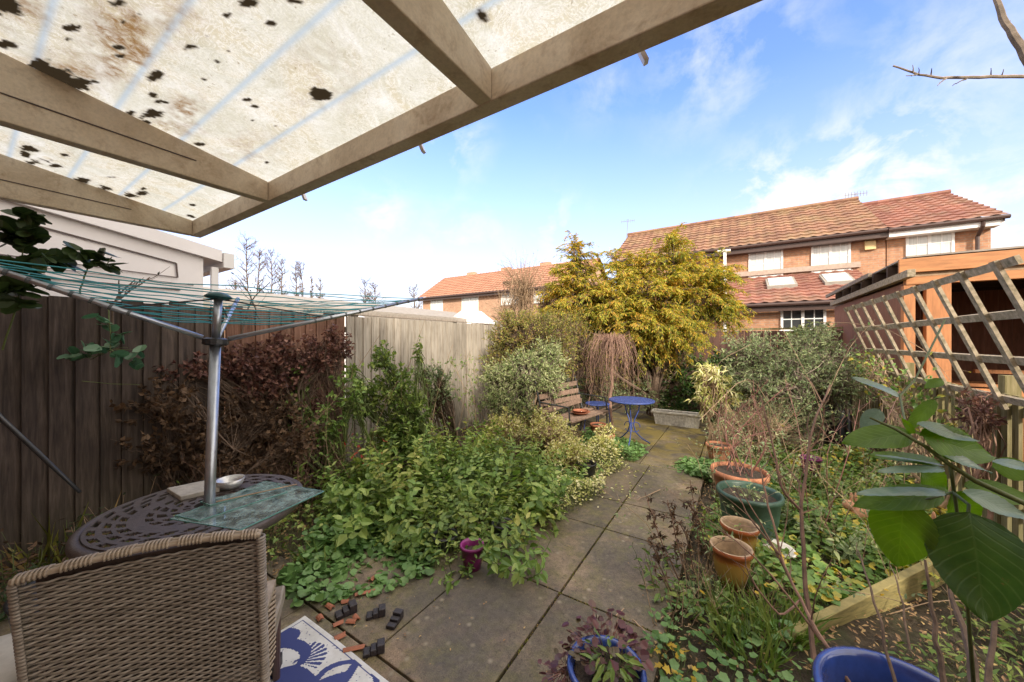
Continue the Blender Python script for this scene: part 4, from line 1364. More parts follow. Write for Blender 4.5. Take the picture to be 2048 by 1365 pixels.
# wicker chair ----------------------------------------------------
def wicker_mat(name, c1, c2, c3):
    m, q, out = mat(name)
    tcx = q.n('ShaderNodeTexCoord')
    mp = q.n('ShaderNodeMapping', {0: tcx.outputs['Object'], 3: (1, 1, 14)})
    n1 = q.noise(mp.outputs[0], 9, 5, 0.7)
    n2 = q.noise(tcx.outputs['Object'], 400, 2, 0.5)
    c = q.ramp(n1, ((0.35, c1), (0.5, c2), (0.66, c3)))
    b_ = q.n('ShaderNodeBsdfPrincipled', {'Base Color': c, 'Roughness': 0.5, 'Specular IOR Level': 0.35})
    link(q, b_.outputs[0], out.inputs[0])
    return m


M['wicker'] = wicker_mat('wicker', (0.16, 0.130, 0.10), (0.28, 0.235, 0.19), (0.38, 0.33, 0.28))
M['wicker_pale'] = wicker_mat('wicker_pale', (0.24, 0.18, 0.125), (0.33, 0.26, 0.19), (0.42, 0.34, 0.26))


def weave(mb, O, U, V_, un, vn, cu, cv, n, amp=0.0035, wd=0.0046, curvef=None):
    """weave panel: strands run along U, stakes along V. O origin; un,vn lengths; cu stake spacing, cv strand spacing; n normal"""
    O = np.array(tuple(O)); U = np.array(tuple(U)); V_ = np.array(tuple(V_)); n = np.array(tuple(n))
    ncol = max(2, int(un / cu)); rows = int(vn / cv)
    k = ncol * 6 + 1
    t = np.linspace(0, 1, k)
    for r in range(rows):
        ph = (r % 2) * math.pi
        v = (r + .5) * cv
        top_w = 1.0
        bow = (curvef(t, v / vn) if curvef else 0)
        base = O + V_ * v + U * (t * un)[:, None] + n * (np.sin(t * ncol * math.pi + ph) * amp + bow)[:, None]
        h2 = cv * 0.52
        a = base + V_ * h2 - n * 0.0005; b2 = base + n * 0.0022; c = base - V_ * h2 - n * 0.0005; d = base - n * .0022
        A = np.stack([a, b2, c, d], 1).reshape(-1, 3)
        ix = np.arange(k * 4).reshape(k, 4)
        f = np.concatenate([np.stack([ix[:-1, j], ix[:-1, (j + 1) % 4], ix[1:, (j + 1) % 4], ix[1:, j]], -1) for j in range(4)])
        mb.add(A, f)


ch = thing('wicker_chair', (-1.45, .3, 0), 'brown woven wicker armchair with its back to the camera, near corner', 'chair')
TL = PT(30, 1172, 0.885); TR = PT(519, 1064, 1.10)
bu = (TR - TL); bu.z = 0; wid = bu.length; bu.normalize()
tz = (TL.z + TR.z) / 2
nb = Vector((bu.y, -bu.x, 0))                 # towards the camera side (back of the chair)
if nb.dot(Vector((0, 0, 0)) - TL) < 0: nb = -nb
lean = Vector((0, 0, 1)) * math.cos(.13) + nb * math.sin(.13)
BH = 0.66
O = Vector((TL.x, TL.y, tz)) - lean * BH
b = MB()
weave(b, O, bu, lean, wid, BH - .015, 0.020, 0.0088, nb, curvef=lambda t, v: -0.028 * np.sin(t * math.pi))
bk = b.build('backrest', M['wicker'], ch, smooth=True)
b = MB(); b.prism([O + bu * .01 - nb * .042, O + bu * (wid - .01) - nb * .042, O + bu * (wid - .01) - nb * .042 + lean * (BH - .01), O + bu * .01 - nb * .042 + lean * (BH - .01)], -nb * .01); b.build('backrest_core', M['dark_inside'], bk)
# top rolled edge with wrapped strands
b = MB()
t_ = np.linspace(0, 1, 50)
pth = [O + lean * (BH + .002) + bu * (wid * t - .004 + 0.008 * t) + nb * (-0.028 * math.sin(t * math.pi)) + lean * (0.012 * math.sin(t * math.pi)) for t in t_]
for i in range(1, 3):
    b.tube([p + nb * (.008 * (1 if i == 1 else -1.2)) + lean * .002 for p in pth], .0085, 8)
for kx in range(int(wid / .0085)):
    t = (kx + .5) * .0085 / wid
    c = O + lean * (BH + .003) + bu * (wid * t) + nb * (-0.028 * math.sin(t * math.pi) - .001) + lean * (0.012 * math.sin(t * math.pi))
    ang = np.linspace(-0.5, math.pi + .5, 8)
    if kx % 9 < 7:
        b.tube([c + nb * (math.cos(a) * .0185) + lean * (math.sin(a) * .0125) for a in ang], .0036, 5)
b.build('top_edge', M['wicker_pale'], ch, smooth=True)
# side roll of the back
for sgn, oo in ((0, O), (1, O + bu * wid)):
    b = MB()
    for kx in range(int(BH / .0098)):
        c = oo + lean * (kx * .0098 + .004)
        ang = np.linspace(-0.6, math.pi + .6, 7)
        dr = -bu if sgn == 0 else bu
        b.tube([c + nb * (math.cos(a) * .014 - .004) + dr * (math.sin(a) * .012) for a in ang], .0043, 5)
    b.build('side_edge', M['wicker'], ch, smooth=True)
# seat, arms and legs
fw = -nb
seat_o = O + Vector((0, 0, .02))
b = MB(); zs = 0.42
sc_ = [Vector((O.x, O.y, zs)), Vector((O.x, O.y, zs)) + bu * wid, Vector((O.x, O.y, zs)) + bu * wid + fw * .44, Vector((O.x, O.y, zs)) + fw * .44]
b.prism(sc_, (0, 0, -.06)); b.build('seat', M['wicker'], ch, mod=0.01)
for k in (0, 1):
    c0 = Vector((O.x, O.y, 0)) + bu * (wid if k else -0.0)
    dr = bu if k else -bu
    b = MB()
    A0 = c0 + dr * .004 + Vector((0, 0, .34))
    weave(b, A0 + fw * .02, fw, Vector((0, 0, 1)), .13, .25, .016, .0085, dr)
    weave(b, A0 + fw * .02 + dr * -.03, fw, Vector((0, 0, 1)), .13, .25, .016, .0085, -dr)
    weave(b, A0 + fw * .02 - dr * .03, dr, Vector((0, 0, 1)), .03, .25, .010, .0085, -fw)
    b.prism([A0 + fw * .022 - dr * .004, A0 + fw * .148 - dr * .004, A0 + fw * .148 - dr * .026, A0 + fw * .022 - dr * .026], (0, 0, .25))
    b.bar(A0 + fw * .01 - dr * .014 + Vector((0, 0, .262)), A0 + fw * .155 - dr * .014 + Vector((0, 0, .262)), .034, .02)
    b.build('armrest', M['wicker_pale'], ch)
for (i, cc) in enumerate(sc_):
    b = MB(); x_ = cc + (bu * (.03 if i in (0, 3) else -.03)) + fw * (.03 if i < 2 else -.03)
    b.tube([Vector((x_.x, x_.y, zs - .06)), Vector((x_.x, x_.y, 0.03))], [.018, .014], 10); b.build('leg', M['gutter_brown'], ch)

# ================================================================ RUG
def rug():
    x0, x1, y0, y1 = -1.95, -0.55, -0.75, 1.0
    xs_ = np.arange(x0, x1, .0045); ys_ = np.arange(y0, y1 + .001, .0045)
    X, Y = np.meshgrid(xs_, ys_)
    m = np.zeros(X.shape, bool)
    def local(cx, cy, ang):
        c, s = math.cos(ang), math.sin(ang)
        return (X - cx) * c + (Y - cy) * s, -(X - cx) * s + (Y - cy) * c
    def ground(px, py):
        p = PZ(px, py, .035); return p.x, p.y
    # scallop shells
    def shell(px, py, tx, ty, size=None):
        cx, cy = ground(px, py); ex, ey = ground(tx, ty)
        R = math.hypot(ex - cx, ey - cy); a = math.atan2(ey - cy, ex - cx)
        u, v = local(cx, cy, a)
        r = np.hypot(u, v); th = np.arctan2(v, u)
        fan = (np.abs(th) < 0.95) & (r < R * (1 - 0.10 * (th / .95) ** 2 + .04 * np.cos(th * 26))) & (r > R * .16)
        gaps = (np.cos(th * 26 + math.pi) > 0.62 - .25 * (r / R))
        base_ = (r < R * .16) & (np.abs(v) > R * .05)
        return (fan & ~gaps) | base_
    m |= shell(594, 1327, 652, 1299)
    m |= shell(720, 1500, 660, 1430)
    # horseshoe crab like ring and tail
    def ell(px, py, rx, ry, ang):
        cx, cy = ground(px, py); u, v = local(cx, cy, ang); return (u / rx) ** 2 + (v / ry) ** 2
    e1 = ell(535, 1318, .19, .115, .6)
    e2 = ell(530, 1325, .15, .075, .6)
    m |= (e1 < 1) & ~(e2 < 1)
    m |= (ell(540, 1283, .13, .075, .9) < 1)
    a1 = ell(690, 1372, .15, .12, .2); m |= (a1 < 1) & (a1 > .66)
    a2 = ell(655, 1368, .10, .03, 1.1); m |= (a2 < 1)
    m |= (ell(590, 1365, .12, .06, .1) < 1)
    a3 = ell(700, 1345, .09, .02, 2.0); m |= a3 < 1
    for (px, py, r) in ((520, 1500, .2), (900, 1500, .2)):
        e = ell(px, py, r, r * .6, .3); m |= (e < 1) & (np.cos(e * 18) > -.2)
    # speckle and border
    bd = np.minimum.reduce([X - x0, x1 - X, Y - y0, y1 - Y])
    m |= (bd > .018) & (bd < .023)
    m |= (np.sin(X * 131 + 3 * np.sin(Y * 67)) * np.sin(Y * 149 + 2 * np.sin(X * 83)) > .93)
    m &= bd > .015
    b = MB()
    Z = .036 + 0.0025 * np.sin(X * 9 + Y * 4) + 0.0015 * np.sin(Y * 31)
    idx = np.arange(X.size).reshape(X.shape)
    b.add(np.stack([X, Y, Z], -1).reshape(-1, 3), np.stack([idx[:-1, :-1], idx[:-1, 1:], idx[1:, 1:], idx[1:, :-1]], -1).reshape(-1, 4))
    ma, q, out = mat('rug')
    at = q.n('ShaderNodeAttribute', attribute_name='pattern')
    tcx = q.n('ShaderNodeTexCoord')
    nz = q.noise(tcx.outputs['Object'], 5, 6, .7)
    f = q.n('ShaderNodeSeparateColor', {0: at.outputs['Color']}).outputs[0]
    wh = q.ramp(nz, ((0.35, (0.50, 0.49, 0.47)), (0.6, (0.68, 0.68, 0.68))))
    c = q.mix(q.ramp(f, ((0.4, 0.0), (0.6, 1.0))), wh, (0.035, 0.05, 0.19, 1))
    wv = q.n('ShaderNodeTexWave', {'Vector': tcx.outputs['Object'], 'Scale': 90.0})
    bp = q.n('ShaderNodeBump', {'Strength': 0.3, 'Distance': 0.002, 'Height': wv.outputs[1]})
    bs = q.n('ShaderNodeBsdfPrincipled', {'Base Color': c, 'Roughness': 0.7, 'Normal': bp.outputs[0]})
    link(q, bs.outputs[0], out.inputs[0])
    o = b.build('outdoor_rug', ma, smooth=True)
    md = o.modifiers.new('thick', 'SOLIDIFY'); md.thickness = .004
    at_ = o.data.color_attributes.new('pattern', 'FLOAT_COLOR', 'POINT')
    d = np.zeros((X.size, 4), np.float32); d[:, 0] = m.ravel(); d[:, 3] = 1
    at_.data.foreach_set('color', d.ravel())
    tag(o, 'white plastic outdoor rug with navy shell and sea creature pattern', 'rug')


rug()
p = PZ(20, 1345, .03)
b = MB(); b.prism([(p.x - .5, p.y - .3, .03), (p.x + .05, p.y - .35, .03), (p.x + .12, p.y + .02, .03), (p.x - .3, p.y + .1, .03)], (0, 0, .008)); tag(b.build('white_board', M['white_enamel']), 'pale board lying on the ground left of the wicker chair', 'board')

# blue-black hose pole at the left and blue tub under table
b = MB(); b.tube([PT(-60, 760, 1.9), PT(0, 835, 1.8), PT(75, 905, 1.75), PT(160, 985, 1.75)], [.012, .011, .010, .007], 10)
tag(b.build('hose', M['black_plastic'], smooth=True), 'dark hose hanging in front of the dark fence', 'hose')
c = PZ(190, 1190, .30)
tb = thing('storage_tub', (c.x, c.y, .03), 'dark plastic tub mostly hidden under the round table', 'tub')
b = MB(); b.lathe([(0, .01), (.20, .01), (.24, .34), (.25, .36), (.235, .36), (.19, .02)], (c.x, c.y, .03), 32); b.build('body', M['black_plastic'], tb, smooth=True)

# ================================================================ POT FEET (black stepped blocks)
M['foot_rubber'] = simple('foot_rubber', (0.030, 0.024, 0.028), 0.5, var=0.4, bump=0.4, bscale=80)
def pot_foot(px, py, rot, label, z=.028, s=1.0):
    s *= 1.25
    p = PZ(px, py, z)
    b = MB()
    w_ = .032 * s
    for k, (l0, l1, hh) in enumerate(((-.045, -.015, .018), (-.0145, .012, .028), (.0125, .045, .042))):
        b.box(l0 * s * .85, l1 * s * .85, -w_ / 2 * 1.2, w_ / 2 * 1.2, 0, hh * s * .8)
    o = b.build('riser_block', M['foot_rubber'], mod='bevel')
    o.location = (p.x, p.y, z); o.rotation_euler = (0, 0, rot)
    tag(o, label, 'riser block', 'black stepped riser blocks')
pot_foot(692, 1228, 1.2, 'black stepped riser block among orange clay shards by the ground cover', s=1.1)
pot_foot(752, 1232, .9, 'black riser block on bare paving, second from the clay shards')
pot_foot(790, 1246, 1.9, 'upright black riser block with pale worn top, farthest right on the paving')
pot_foot(748, 1305, .9, 'black riser block on the paving just right of the rug border')
pot_foot(530, 1345, .85, 'dusty grey black riser block lying on the rug pattern', .043, 1.25)
pot_foot(534, 1285, 2.4, 'black riser block in the shadow of the chair on the rug', .043)
k = 0
LBL = ['terracotta pot shard touching the black riser block by the rug', 'long curved terracotta shard at the edge of the round leaved plants']
sh_ = [(660, 1215, .05), (703, 1245, .05), (712, 1238, .04), (676, 1250, .05), (680, 1275, .05), (730, 1188, .11), (745, 1160, .04), (815, 1112, .08), (825, 1108, .07), (640, 1238, .04), (708, 1300, .09), (700, 1213, .03), (690, 1205, .04)]
for (px, py, ln_) in sh_:
    p = PZ(px, py, .03)
    a = random.uniform(0, math.pi)
    if py == 1188: a = .95
    b = MB()
    arc = np.linspace(-.5, .5, 5)
    P = []
    for s_ in (-1, 1):
        for q_ in arc:
            P.append((s_ * ln_ / 2 + .2 * ln_ * random.uniform(-.3, .3), q_ * .024, .012 * math.cos(q_ * 2.4) - .003))
    F = [(i, i + 1, i + 6, i + 5) for i in range(4)]
    b.add(P, F)
    o = b.build('pot_shard', M['orange_clay'])
    md = o.modifiers.new('t', 'SOLIDIFY'); md.thickness = .005
    o.location = (p.x, p.y, .031); o.rotation_euler = (random.uniform(-.2, .2), 0, a)
    tag(o, 'small orange terracotta pot shard scattered on the paving by the rug', 'shard', 'terracotta shards on the patio')
    if py == 1188: o['label'] = 'longest red clay shard at the edge of the round leaved plants'; 

# ================================================================ POTS
def pot(name, label, px, py, zt, r, h_, matl, taper=.72, rim=.012, rimh=.03, seg=44, soil=True, soil_z=.8, body_mat=None, inner=None, sq=(1, 1)):
    """px,py: centre of the rim in the photo; zt: rim height"""
    c = PZ(px, py, zt)
    root = thing(name, (c.x, c.y, zt - h_), label, 'plant pot')
    rb = r * taper
    b = MB()
    prof = [(0, 0), (rb, 0), (rb + (r - rb) * .5 + r * .03, h_ * .5), (r, h_ - rimh), (r + rim, h_ - rimh + .002), (r + rim * 1.2, h_ - rimh * .4), (r + rim * .8, h_), (r - .004, h_), (r - .012, h_ - rimh * .5), (rb + (r - rb) * .55 - .012, h_ * .5), (rb - .012, .02)]
    b.lathe(prof, (c.x, c.y, zt - h_), seg, sq)
    b.build('body', matl, root, smooth=True)
    if soil:
        b = MB()
        n_ = 24
        rr = (rb + (r - rb) * soil_z) - .014
        V = [(c.x, c.y, zt - h_ + h_ * soil_z)] + [(c.x + rr * math.cos(2 * math.pi * i / n_), c.y + rr * math.sin(2 * math.pi * i / n_), zt - h_ + h_ * soil_z) for i in range(n_)]
        b.add(V, [(0, 1 + i, 1 + (i + 1) % n_) for i in range(n_)])
        b.build('soil', M['soil'], root)
    return root, c


def glaze_mat():
    m, q, out = mat('amber_glaze')
    tcx = q.n('ShaderNodeTexCoord')
    sp_ = q.n('ShaderNodeSeparateXYZ', {0: tcx.outputs['Object']})
    nz = q.noise(tcx.outputs['Object'], 22, 5, .7)
    zf = q.math('ADD', q.math('DIVIDE', sp_.outputs[2], .25), q.math('MULTIPLY', q.math('SUBTRACT', nz, .5), .35))
    c = q.ramp(zf, ((0.0, (0.20, 0.10, 0.03)), (0.30, (0.36, 0.22, 0.06)), (0.62, (0.42, 0.25, 0.06)), (0.74, (0.40, 0.12, 0.03)), (0.88, (0.33, 0.09, 0.03)), (0.955, (0.30, 0.10, 0.05)), (1.0, (0.55, 0.38, 0.26))))
    b_ = q.n('ShaderNodeBsdfPrincipled', {'Base Color': c, 'Roughness': .25, 'Coat Weight': .4})
    link(q, b_.outputs[0], out.inputs[0])
    return m


M['glaze'] = glaze_mat()
M['clay_inside'] = simple('clay_inside', (0.42, 0.30, 0.19), .8, var=.35, scale=25)
def amber(px, py, r, h_, label, zt):
    c = PZ(px, py, zt)
    root = thing('glazed_pot', (c.x, c.y, zt - h_), label, 'plant pot')
    b = MB(); b.lathe([(0, 0), (r * .60, 0), (r * .76, h_ * .3), (r * .90, h_ * .7), (r * .93, h_ * .86), (r * 1.03, h_ * .88), (r * 1.05, h_ * .96), (r * 1.0, h_)], (c.x, c.y, zt - h_), 48)
    b.build('body', M['glaze'], root, smooth=True)
    b = MB(); b.lathe([(r * 1.0, h_), (r * .90, h_ * .998), (r * .86, h_ * .90), (r * .80, h_ * .6), (r * .6, h_ * .25), (0, h_ * .22)], (c.x, c.y, zt - h_), 48)
    b.build('inside', M['clay_inside'], root, smooth=True)
amber(1462, 1092, .112, .235, 'empty amber glazed pot with pale lip, nearer of the pair', .265)
amber(1479, 1048, .112, .235, 'empty amber glazed pot tucked behind its twin beside green tub', .265)

gp, gc = pot('plastic_tub', 'large dark green plastic tub with rolled rim behind the amber pots', 1498, 982, .37, .20, .345, M['green_plastic'], .78, .014, .035, soil_z=.86)
tp, tcn = pot('terracotta_pot', 'wide terracotta pot of bare red stems behind the green tub', 1478, 940, .31, .22, .285, M['terracotta'], .7, .012, .05, soil_z=.9)
pot('terracotta_pot', 'small terracotta pot with white pebbles at the far right path edge', 1437, 888, .25, .13, .23, M['terracotta'], .7, .01, .035, soil_z=.9)
rp, rc = pot('terracotta_pot', 'terracotta pot trailing variegated leaves beside the blue table', 1212, 868, .20, .11, .20, M['terracotta'], .7, .01, .035, soil_z=.9)
pot('terracotta_pot', 'orange terracotta pot under the old wooden bench', 1196, 848, .28, .11, .16, M['orange_clay'], .75, .01, .03, soil_z=.9)
pot('purple_pot', 'bright purple plastic pot of old compost beside the weeds', 944, 1088, .18, .072, .155, M['purple_pot'], .78, .006, .02, soil_z=.72)
pot('purple_pot', 'purple pot half hidden under the grey green shrub at right', 1622, 915, .30, .09, .17, M['purple_pot'], .75, .006, .02)
pot('black_pot', 'black plastic nursery pot at the edge of yellow ground cover', 1172, 925, .16, .11, .16, M['black_plastic'], .8, .006, .02, soil_z=.7)
pot('black_pot', 'black plastic pot standing in weeds behind the purple pot', 1005, 1045, .14, .075, .12, M['black_plastic'], .8, .006, .02)
pot('black_pot', 'dark plastic pot left of the bright purple pot', 890, 1068, .13, .085, .11, M['black_plastic'], .8, .006, .02)
bp_, bc = pot('blue_pot', 'large glossy cobalt blue pot rim at the bottom right corner', 1830, 1425, .36, .225, .34, M['blue_glaze'], .75, .014, .03, soil_z=.72)
hp, hc = pot('blue_pot', 'blue glazed pot overflowing with purple and green leaves on paving', 1212, 1332, .27, .135, .245, M['blue_glaze'], .75, .010, .025, soil_z=.9)

# broken white dish
p = PZ(1545, 1105, .05)
bd_ = thing('broken_dish', (p.x, p.y, .03), 'broken white enamel dish lying behind the amber pots', 'dish')
b = MB()
prof = [(.05, .0), (.09, .012), (.12, .035), (.13, .037)]
for i in range(len(prof) - 1):
    pass
seg = 22
V = []; F = []
for (r, z) in prof:
    for j in range(seg + 1):
        a = -.6 + 4.4 * j / seg
        V.append((p.x + r * math.cos(a), p.y + r * math.sin(a), .045 + z))
for i in range(len(prof) - 1):
    for j in range(seg):
        F.append((i * (seg + 1) + j, i * (seg + 1) + j + 1, (i + 1) * (seg + 1) + j + 1, (i + 1) * (seg + 1) + j))
b.add(V, F); o = b.build('shell', M['white_enamel'], bd_, smooth=True); md = o.modifiers.new('t', 'SOLIDIFY'); md.thickness = .006

# sleeper board on edge
A = Vector((0.17, 2.15, 0)); B = Vector((1.48, 3.80, 0))
b = MB(); b.bar(A + Vector((0, 0, -.045)), B + Vector((0, 0, .11)), .045, .22); tag(b.build('edging_board', M['board_wood'], mod='bevel'), 'long yellowish timber board on edge across the right hand bed', 'board')

# trough
c = PZ(1352, 842, .12)
tg = thing('planter_trough', (c.x, c.y, .02), 'long white ribbed stone trough against the dark evergreen', 'planter')
A = PZ(1306, 838, .02); B = PZ(1394, 852, .02)
dirv = Vector((1, 0.0, 0)); hl = .42
b = MB()
def tro(wt, wb, z0, z1):
    return [c + Vector((-wb, -.10, 0)), ]
bw_, tw_, d0, d1, hh = .34, .41, .085, .12, .21
cx_, cy_ = c.x, c.y + .1
b.hexa([(cx_ - bw_, cy_ - d0, .02), (cx_ + bw_, cy_ - d0, .02), (cx_ + bw_, cy_ + d0, .02), (cx_ - bw_, cy_ + d0, .02), (cx_ - tw_ + .03, cy_ - d1 + .02, .02 + hh), (cx_ + tw_ - .03, cy_ - d1 + .02, .02 + hh), (cx_ + tw_ - .03, cy_ + d1 - .02, .02 + hh), (cx_ - tw_ + .03, cy_ + d1 - .02, .02 + hh)])
for k in range(22):
    t = (k + .5) / 22
    b.bar((cx_ - bw_ + 2 * bw_ * t, cy_ - d0 - .004, .04), (cx_ - tw_ + .03 + 2 * (tw_ - .03) * t, cy_ - d1 + .016, .2), .014, .012)
b.build('body', M['stone_white'], tg, mod=.006)
b = MB(); b.box(cx_ - tw_, cx_ + tw_, cy_ - d1, cy_ - d1 + .03, .225, .262); b.box(cx_ - tw_, cx_ + tw_, cy_ + d1 - .03, cy_ + d1, .225, .262); b.box(cx_ - tw_, cx_ - tw_ + .03, cy_ - d1 + .03, cy_ + d1 - .03, .226, .261); b.box(cx_ + tw_ - .03, cx_ + tw_, cy_ - d1 + .03, cy_ + d1 - .03, .226, .261)
b.build('rim', M['stone_white'], tg, mod=.006)
b = MB(); b.box(cx_ - tw_ + .031, cx_ + tw_ - .031, cy_ - d1 + .031, cy_ + d1 - .031, .15, .235); b.build('soil', M['soil'], tg)

# blue bistro table
c = PZ(1263, 800, .66)
bt_ = thing('bistro_table', (c.x, c.y, .02), 'round blue metal bistro table on curved legs at the far patio', 'table')
b = MB()
nr, na = 22, 96; RB = .31
rr_ = np.linspace(.02, RB - .008, nr); aa = np.linspace(0, 2 * math.pi, na, endpoint=False)
V = np.array([[(c.x + r * math.cos(a), c.y + r * math.sin(a), .66) for a in aa] for r in rr_]); F = []
for i in range(nr - 1):
    for j in range(na):
        if i % 3 == 1 and j % 4 in (1, 2) and i > 3: continue
        F.append((i * na + j, i * na + (j + 1) % na, (i + 1) * na + (j + 1) % na, (i + 1) * na + j))
b.add(V.reshape(-1, 3), F); o = b.build('tabletop', M['blue_metal'], bt_); md = o.modifiers.new('t', 'SOLIDIFY'); md.thickness = .004; md.offset = -1
b = MB(); b.lathe([(RB - .008, .0), (RB, .002), (RB + .004, -.008), (RB, -.02), (RB - .006, -.02), (RB - .008, 0)], (c.x, c.y, .66), 64); b.build('rim', M['blue_metal'], bt_, smooth=True)
for k in range(3):
    a = k * 2.094 + .6
    ca_, sa_ = math.cos(a), math.sin(a)
    b = MB(); b.tube([(c.x + r * ca_, c.y + r * sa_, z) for (r, z) in ((.13, .64), (.10, .5), (.045, .38), (.03, .30), (.06, .20), (.16, .10), (.27, .035))], .009, 8); b.build('leg', M['blue_metal'], bt_, smooth=True)
    b = MB(); b.tube([(c.x + .055 * ca_ + .07 * math.cos(t) * ca_, c.y + .055 * sa_ + .07 * math.cos(t) * sa_, .27 + .07 * math.sin(t)) for t in np.linspace(0, 5.6, 14)], .006, 6); b.build('scroll', M['blue_metal'], bt_)
# blue chair behind the bench
c = PT(1195, 800, 5.9); c.z = .45
bc_ = thing('garden_stool', (c.x, c.y, .02), 'blue metal stool half hidden behind the wooden bench', 'stool')
b = MB(); b.lathe([(0, .45), (.19, .45), (.2, .44), (.2, .43), (0, .43)], (c.x, c.y, .02), 32); b.build('seat', M['blue_metal'], bc_)
for k in range(4):
    a = k * math.pi / 2 + .4
    b = MB(); b.tube([(c.x + .17 * math.cos(a), c.y + .17 * math.sin(a), .45), (c.x + .22 * math.cos(a), c.y + .22 * math.sin(a), .02)], .009, 6); b.build('leg', M['blue_metal'], bc_)

# old wooden bench -------------------------------------------------
bn = thing('garden_bench', PZ(1175, 850, .03), 'weathered wooden bench with loose slats and black metal ends under shrubs', 'bench')
# front edge runs from the left end to the right end
L0 = PZ(1135, 838, .38); R0 = PZ(1235, 800, .38)
u = Vector((0.55, 1.0, 0)).normalized()
L0 = PT(1140, 842, 4.6); L0.z = .43
u = (PT(1232, 806, 5.7) - L0); u.z = 0; BL = min(1.1, u.length); u.normalize()
bk_ = Vector((-u.y, u.x, 0))
b = MB()
for k in range(5):
    p0 = L0 + bk_ * (.085 * k)
    b.bar(p0 + Vector((0, 0, random.uniform(-.01, .01))), p0 + u * BL + Vector((0, 0, random.uniform(-.02, .01))), .065, .022)
b.build('seat_slat', M['rot_wood'], bn, mod='bevel')
b = MB()
for k in range(4):
    p0 = L0 + bk_ * (.43 + .03 * k) + Vector((0, 0, .10 + .095 * k))
    b.bar(p0, p0 + u * (BL * .98) + Vector((0, 0, random.uniform(-.03, .02))), .022, .07, up=(0, 0, 1))
b.build('back_slat', M['rot_wood'], bn, mod='bevel')
for f in (0.0, 1.0):
    b = MB()
    q0 = L0 + u * (BL * f)
    b.tube([q0 + Vector((0, 0, -.38)), q0 + Vector((0, 0, -.02)), q0 + bk_ * .42 + Vector((0, 0, -.02)), q0 + bk_ * .56 + Vector((0, 0, .5))], .014, 6)
    b.tube([q0 + bk_ * .42 + Vector((0, 0, -.02)), q0 + bk_ * .46 + Vector((0, 0, -.38))], .014, 6)
    b.tube([q0 + Vector((0, 0, -.02)), q0 + bk_ * .02 + Vector((0, 0, .2)), q0 + bk_ * .48 + Vector((0, 0, .22))], .012, 6)
    b.build('end_frame', M['black_plastic'], bn)
p = L0 + u * .55 + bk_ * .15 + Vector((0, 0, .02))
b = MB(); b.lathe([(0, .0), (.09, .0), (.13, .03), (.14, .032), (.10, .01), (0, .008)], p, 28); b.lathe([(0, .028), (.08, .028), (.11, .05), (.115, .052), (.08, .036), (0, .034)], p, 28)
tag(b.build('plant_saucer', M['orange_clay'], smooth=True), 'two nested orange terracotta saucers on the bench seat', 'saucer')

# terracotta ornament in the right bed
p = PZ(1725, 1020, .12)
orn = thing('clay_ornament', (p.x, p.y, .05), 'broken terracotta animal ornament among the ivy by the trellis', 'ornament')
b = MB()
def ellip(mb, c, r, rot=0, nu=14, nv=10):
    V = []; F = []
    for i in range(nv + 1):
        ph = math.pi * i / nv
        for j in range(nu):
            a = 2 * math.pi * j / nu
            x, y, z = r[0] * math.sin(ph) * math.cos(a), r[1] * math.sin(ph) * math.sin(a), r[2] * math.cos(ph)
            V.append((c[0] + x * math.cos(rot) - y * math.sin(rot), c[1] + x * math.sin(rot) + y * math.cos(rot), c[2] + z))
    for i in range(nv):
        for j in range(nu):
            F.append((i * nu + j, i * nu + (j + 1) % nu, (i + 1) * nu + (j + 1) % nu, (i + 1) * nu + j))
    mb.add(V, F)
M['clay_skin'] = simple('clay_skin', (0.48, 0.25, 0.15), .8, var=.3)
ellip(b, (p.x, p.y, .10), (.09, .055, .055), .5); b.build('body', M['clay_skin'], orn, smooth=True)
b = MB(); ellip(b, (p.x - .09, p.y - .03, .15), (.045, .035, .04), .5); b.build('head', M['clay_skin'], orn, smooth=True)
for k in (0, 1):
    b = MB(); ellip(b, (p.x - .07 + .03 * k, p.y - .01 + .02 * k, .21), (.013, .01, .04), .2); b.build('ear', M['clay_skin'], orn, smooth=True)
p = PZ(1862, 1040, .14)
b = MB(); ellip(b, (p.x, p.y, .10), (.05, .035, .04), 1.0); ellip(b, (p.x + .02, p.y + .02, .15), (.015, .012, .05), 1.0); tag(b.build('clay_ornament', M['clay_skin'], smooth=True), 'smaller terracotta fragment behind the large foreground leaves', 'ornament')
p = PZ(1668, 790, 0.55)
b = MB(); b.tube([(1.2, 6.7, 0), (1.2, 6.7, .78)], [.15, .14], 16); tag(b.build('black_barrel', M['black_plastic'], smooth=True), 'black plastic barrel in front of the paling fence behind the shrub', 'barrel')

# ================================================================ PLANTS: far side
def blobs_px(lst, t):
    """(px,py,rx_px,ry_px[,dt]) -> world ellipsoids at depth t"""
    out_ = []
    for e in lst:
        tt = t + (e[4] if len(e) > 4 else 0)
        c = PT(e[0], e[1], tt)
        rx = e[2] / FPX * tt; rz = e[3] / FPX * tt
        out_.append((c.x, c.y, c.z, rx, rx * (e[5] if len(e) > 5 else .8), rz))
    return out_


def gp_(px, t, z=0.0):
    p = PT(px, 682, t); p.z = z
    return p


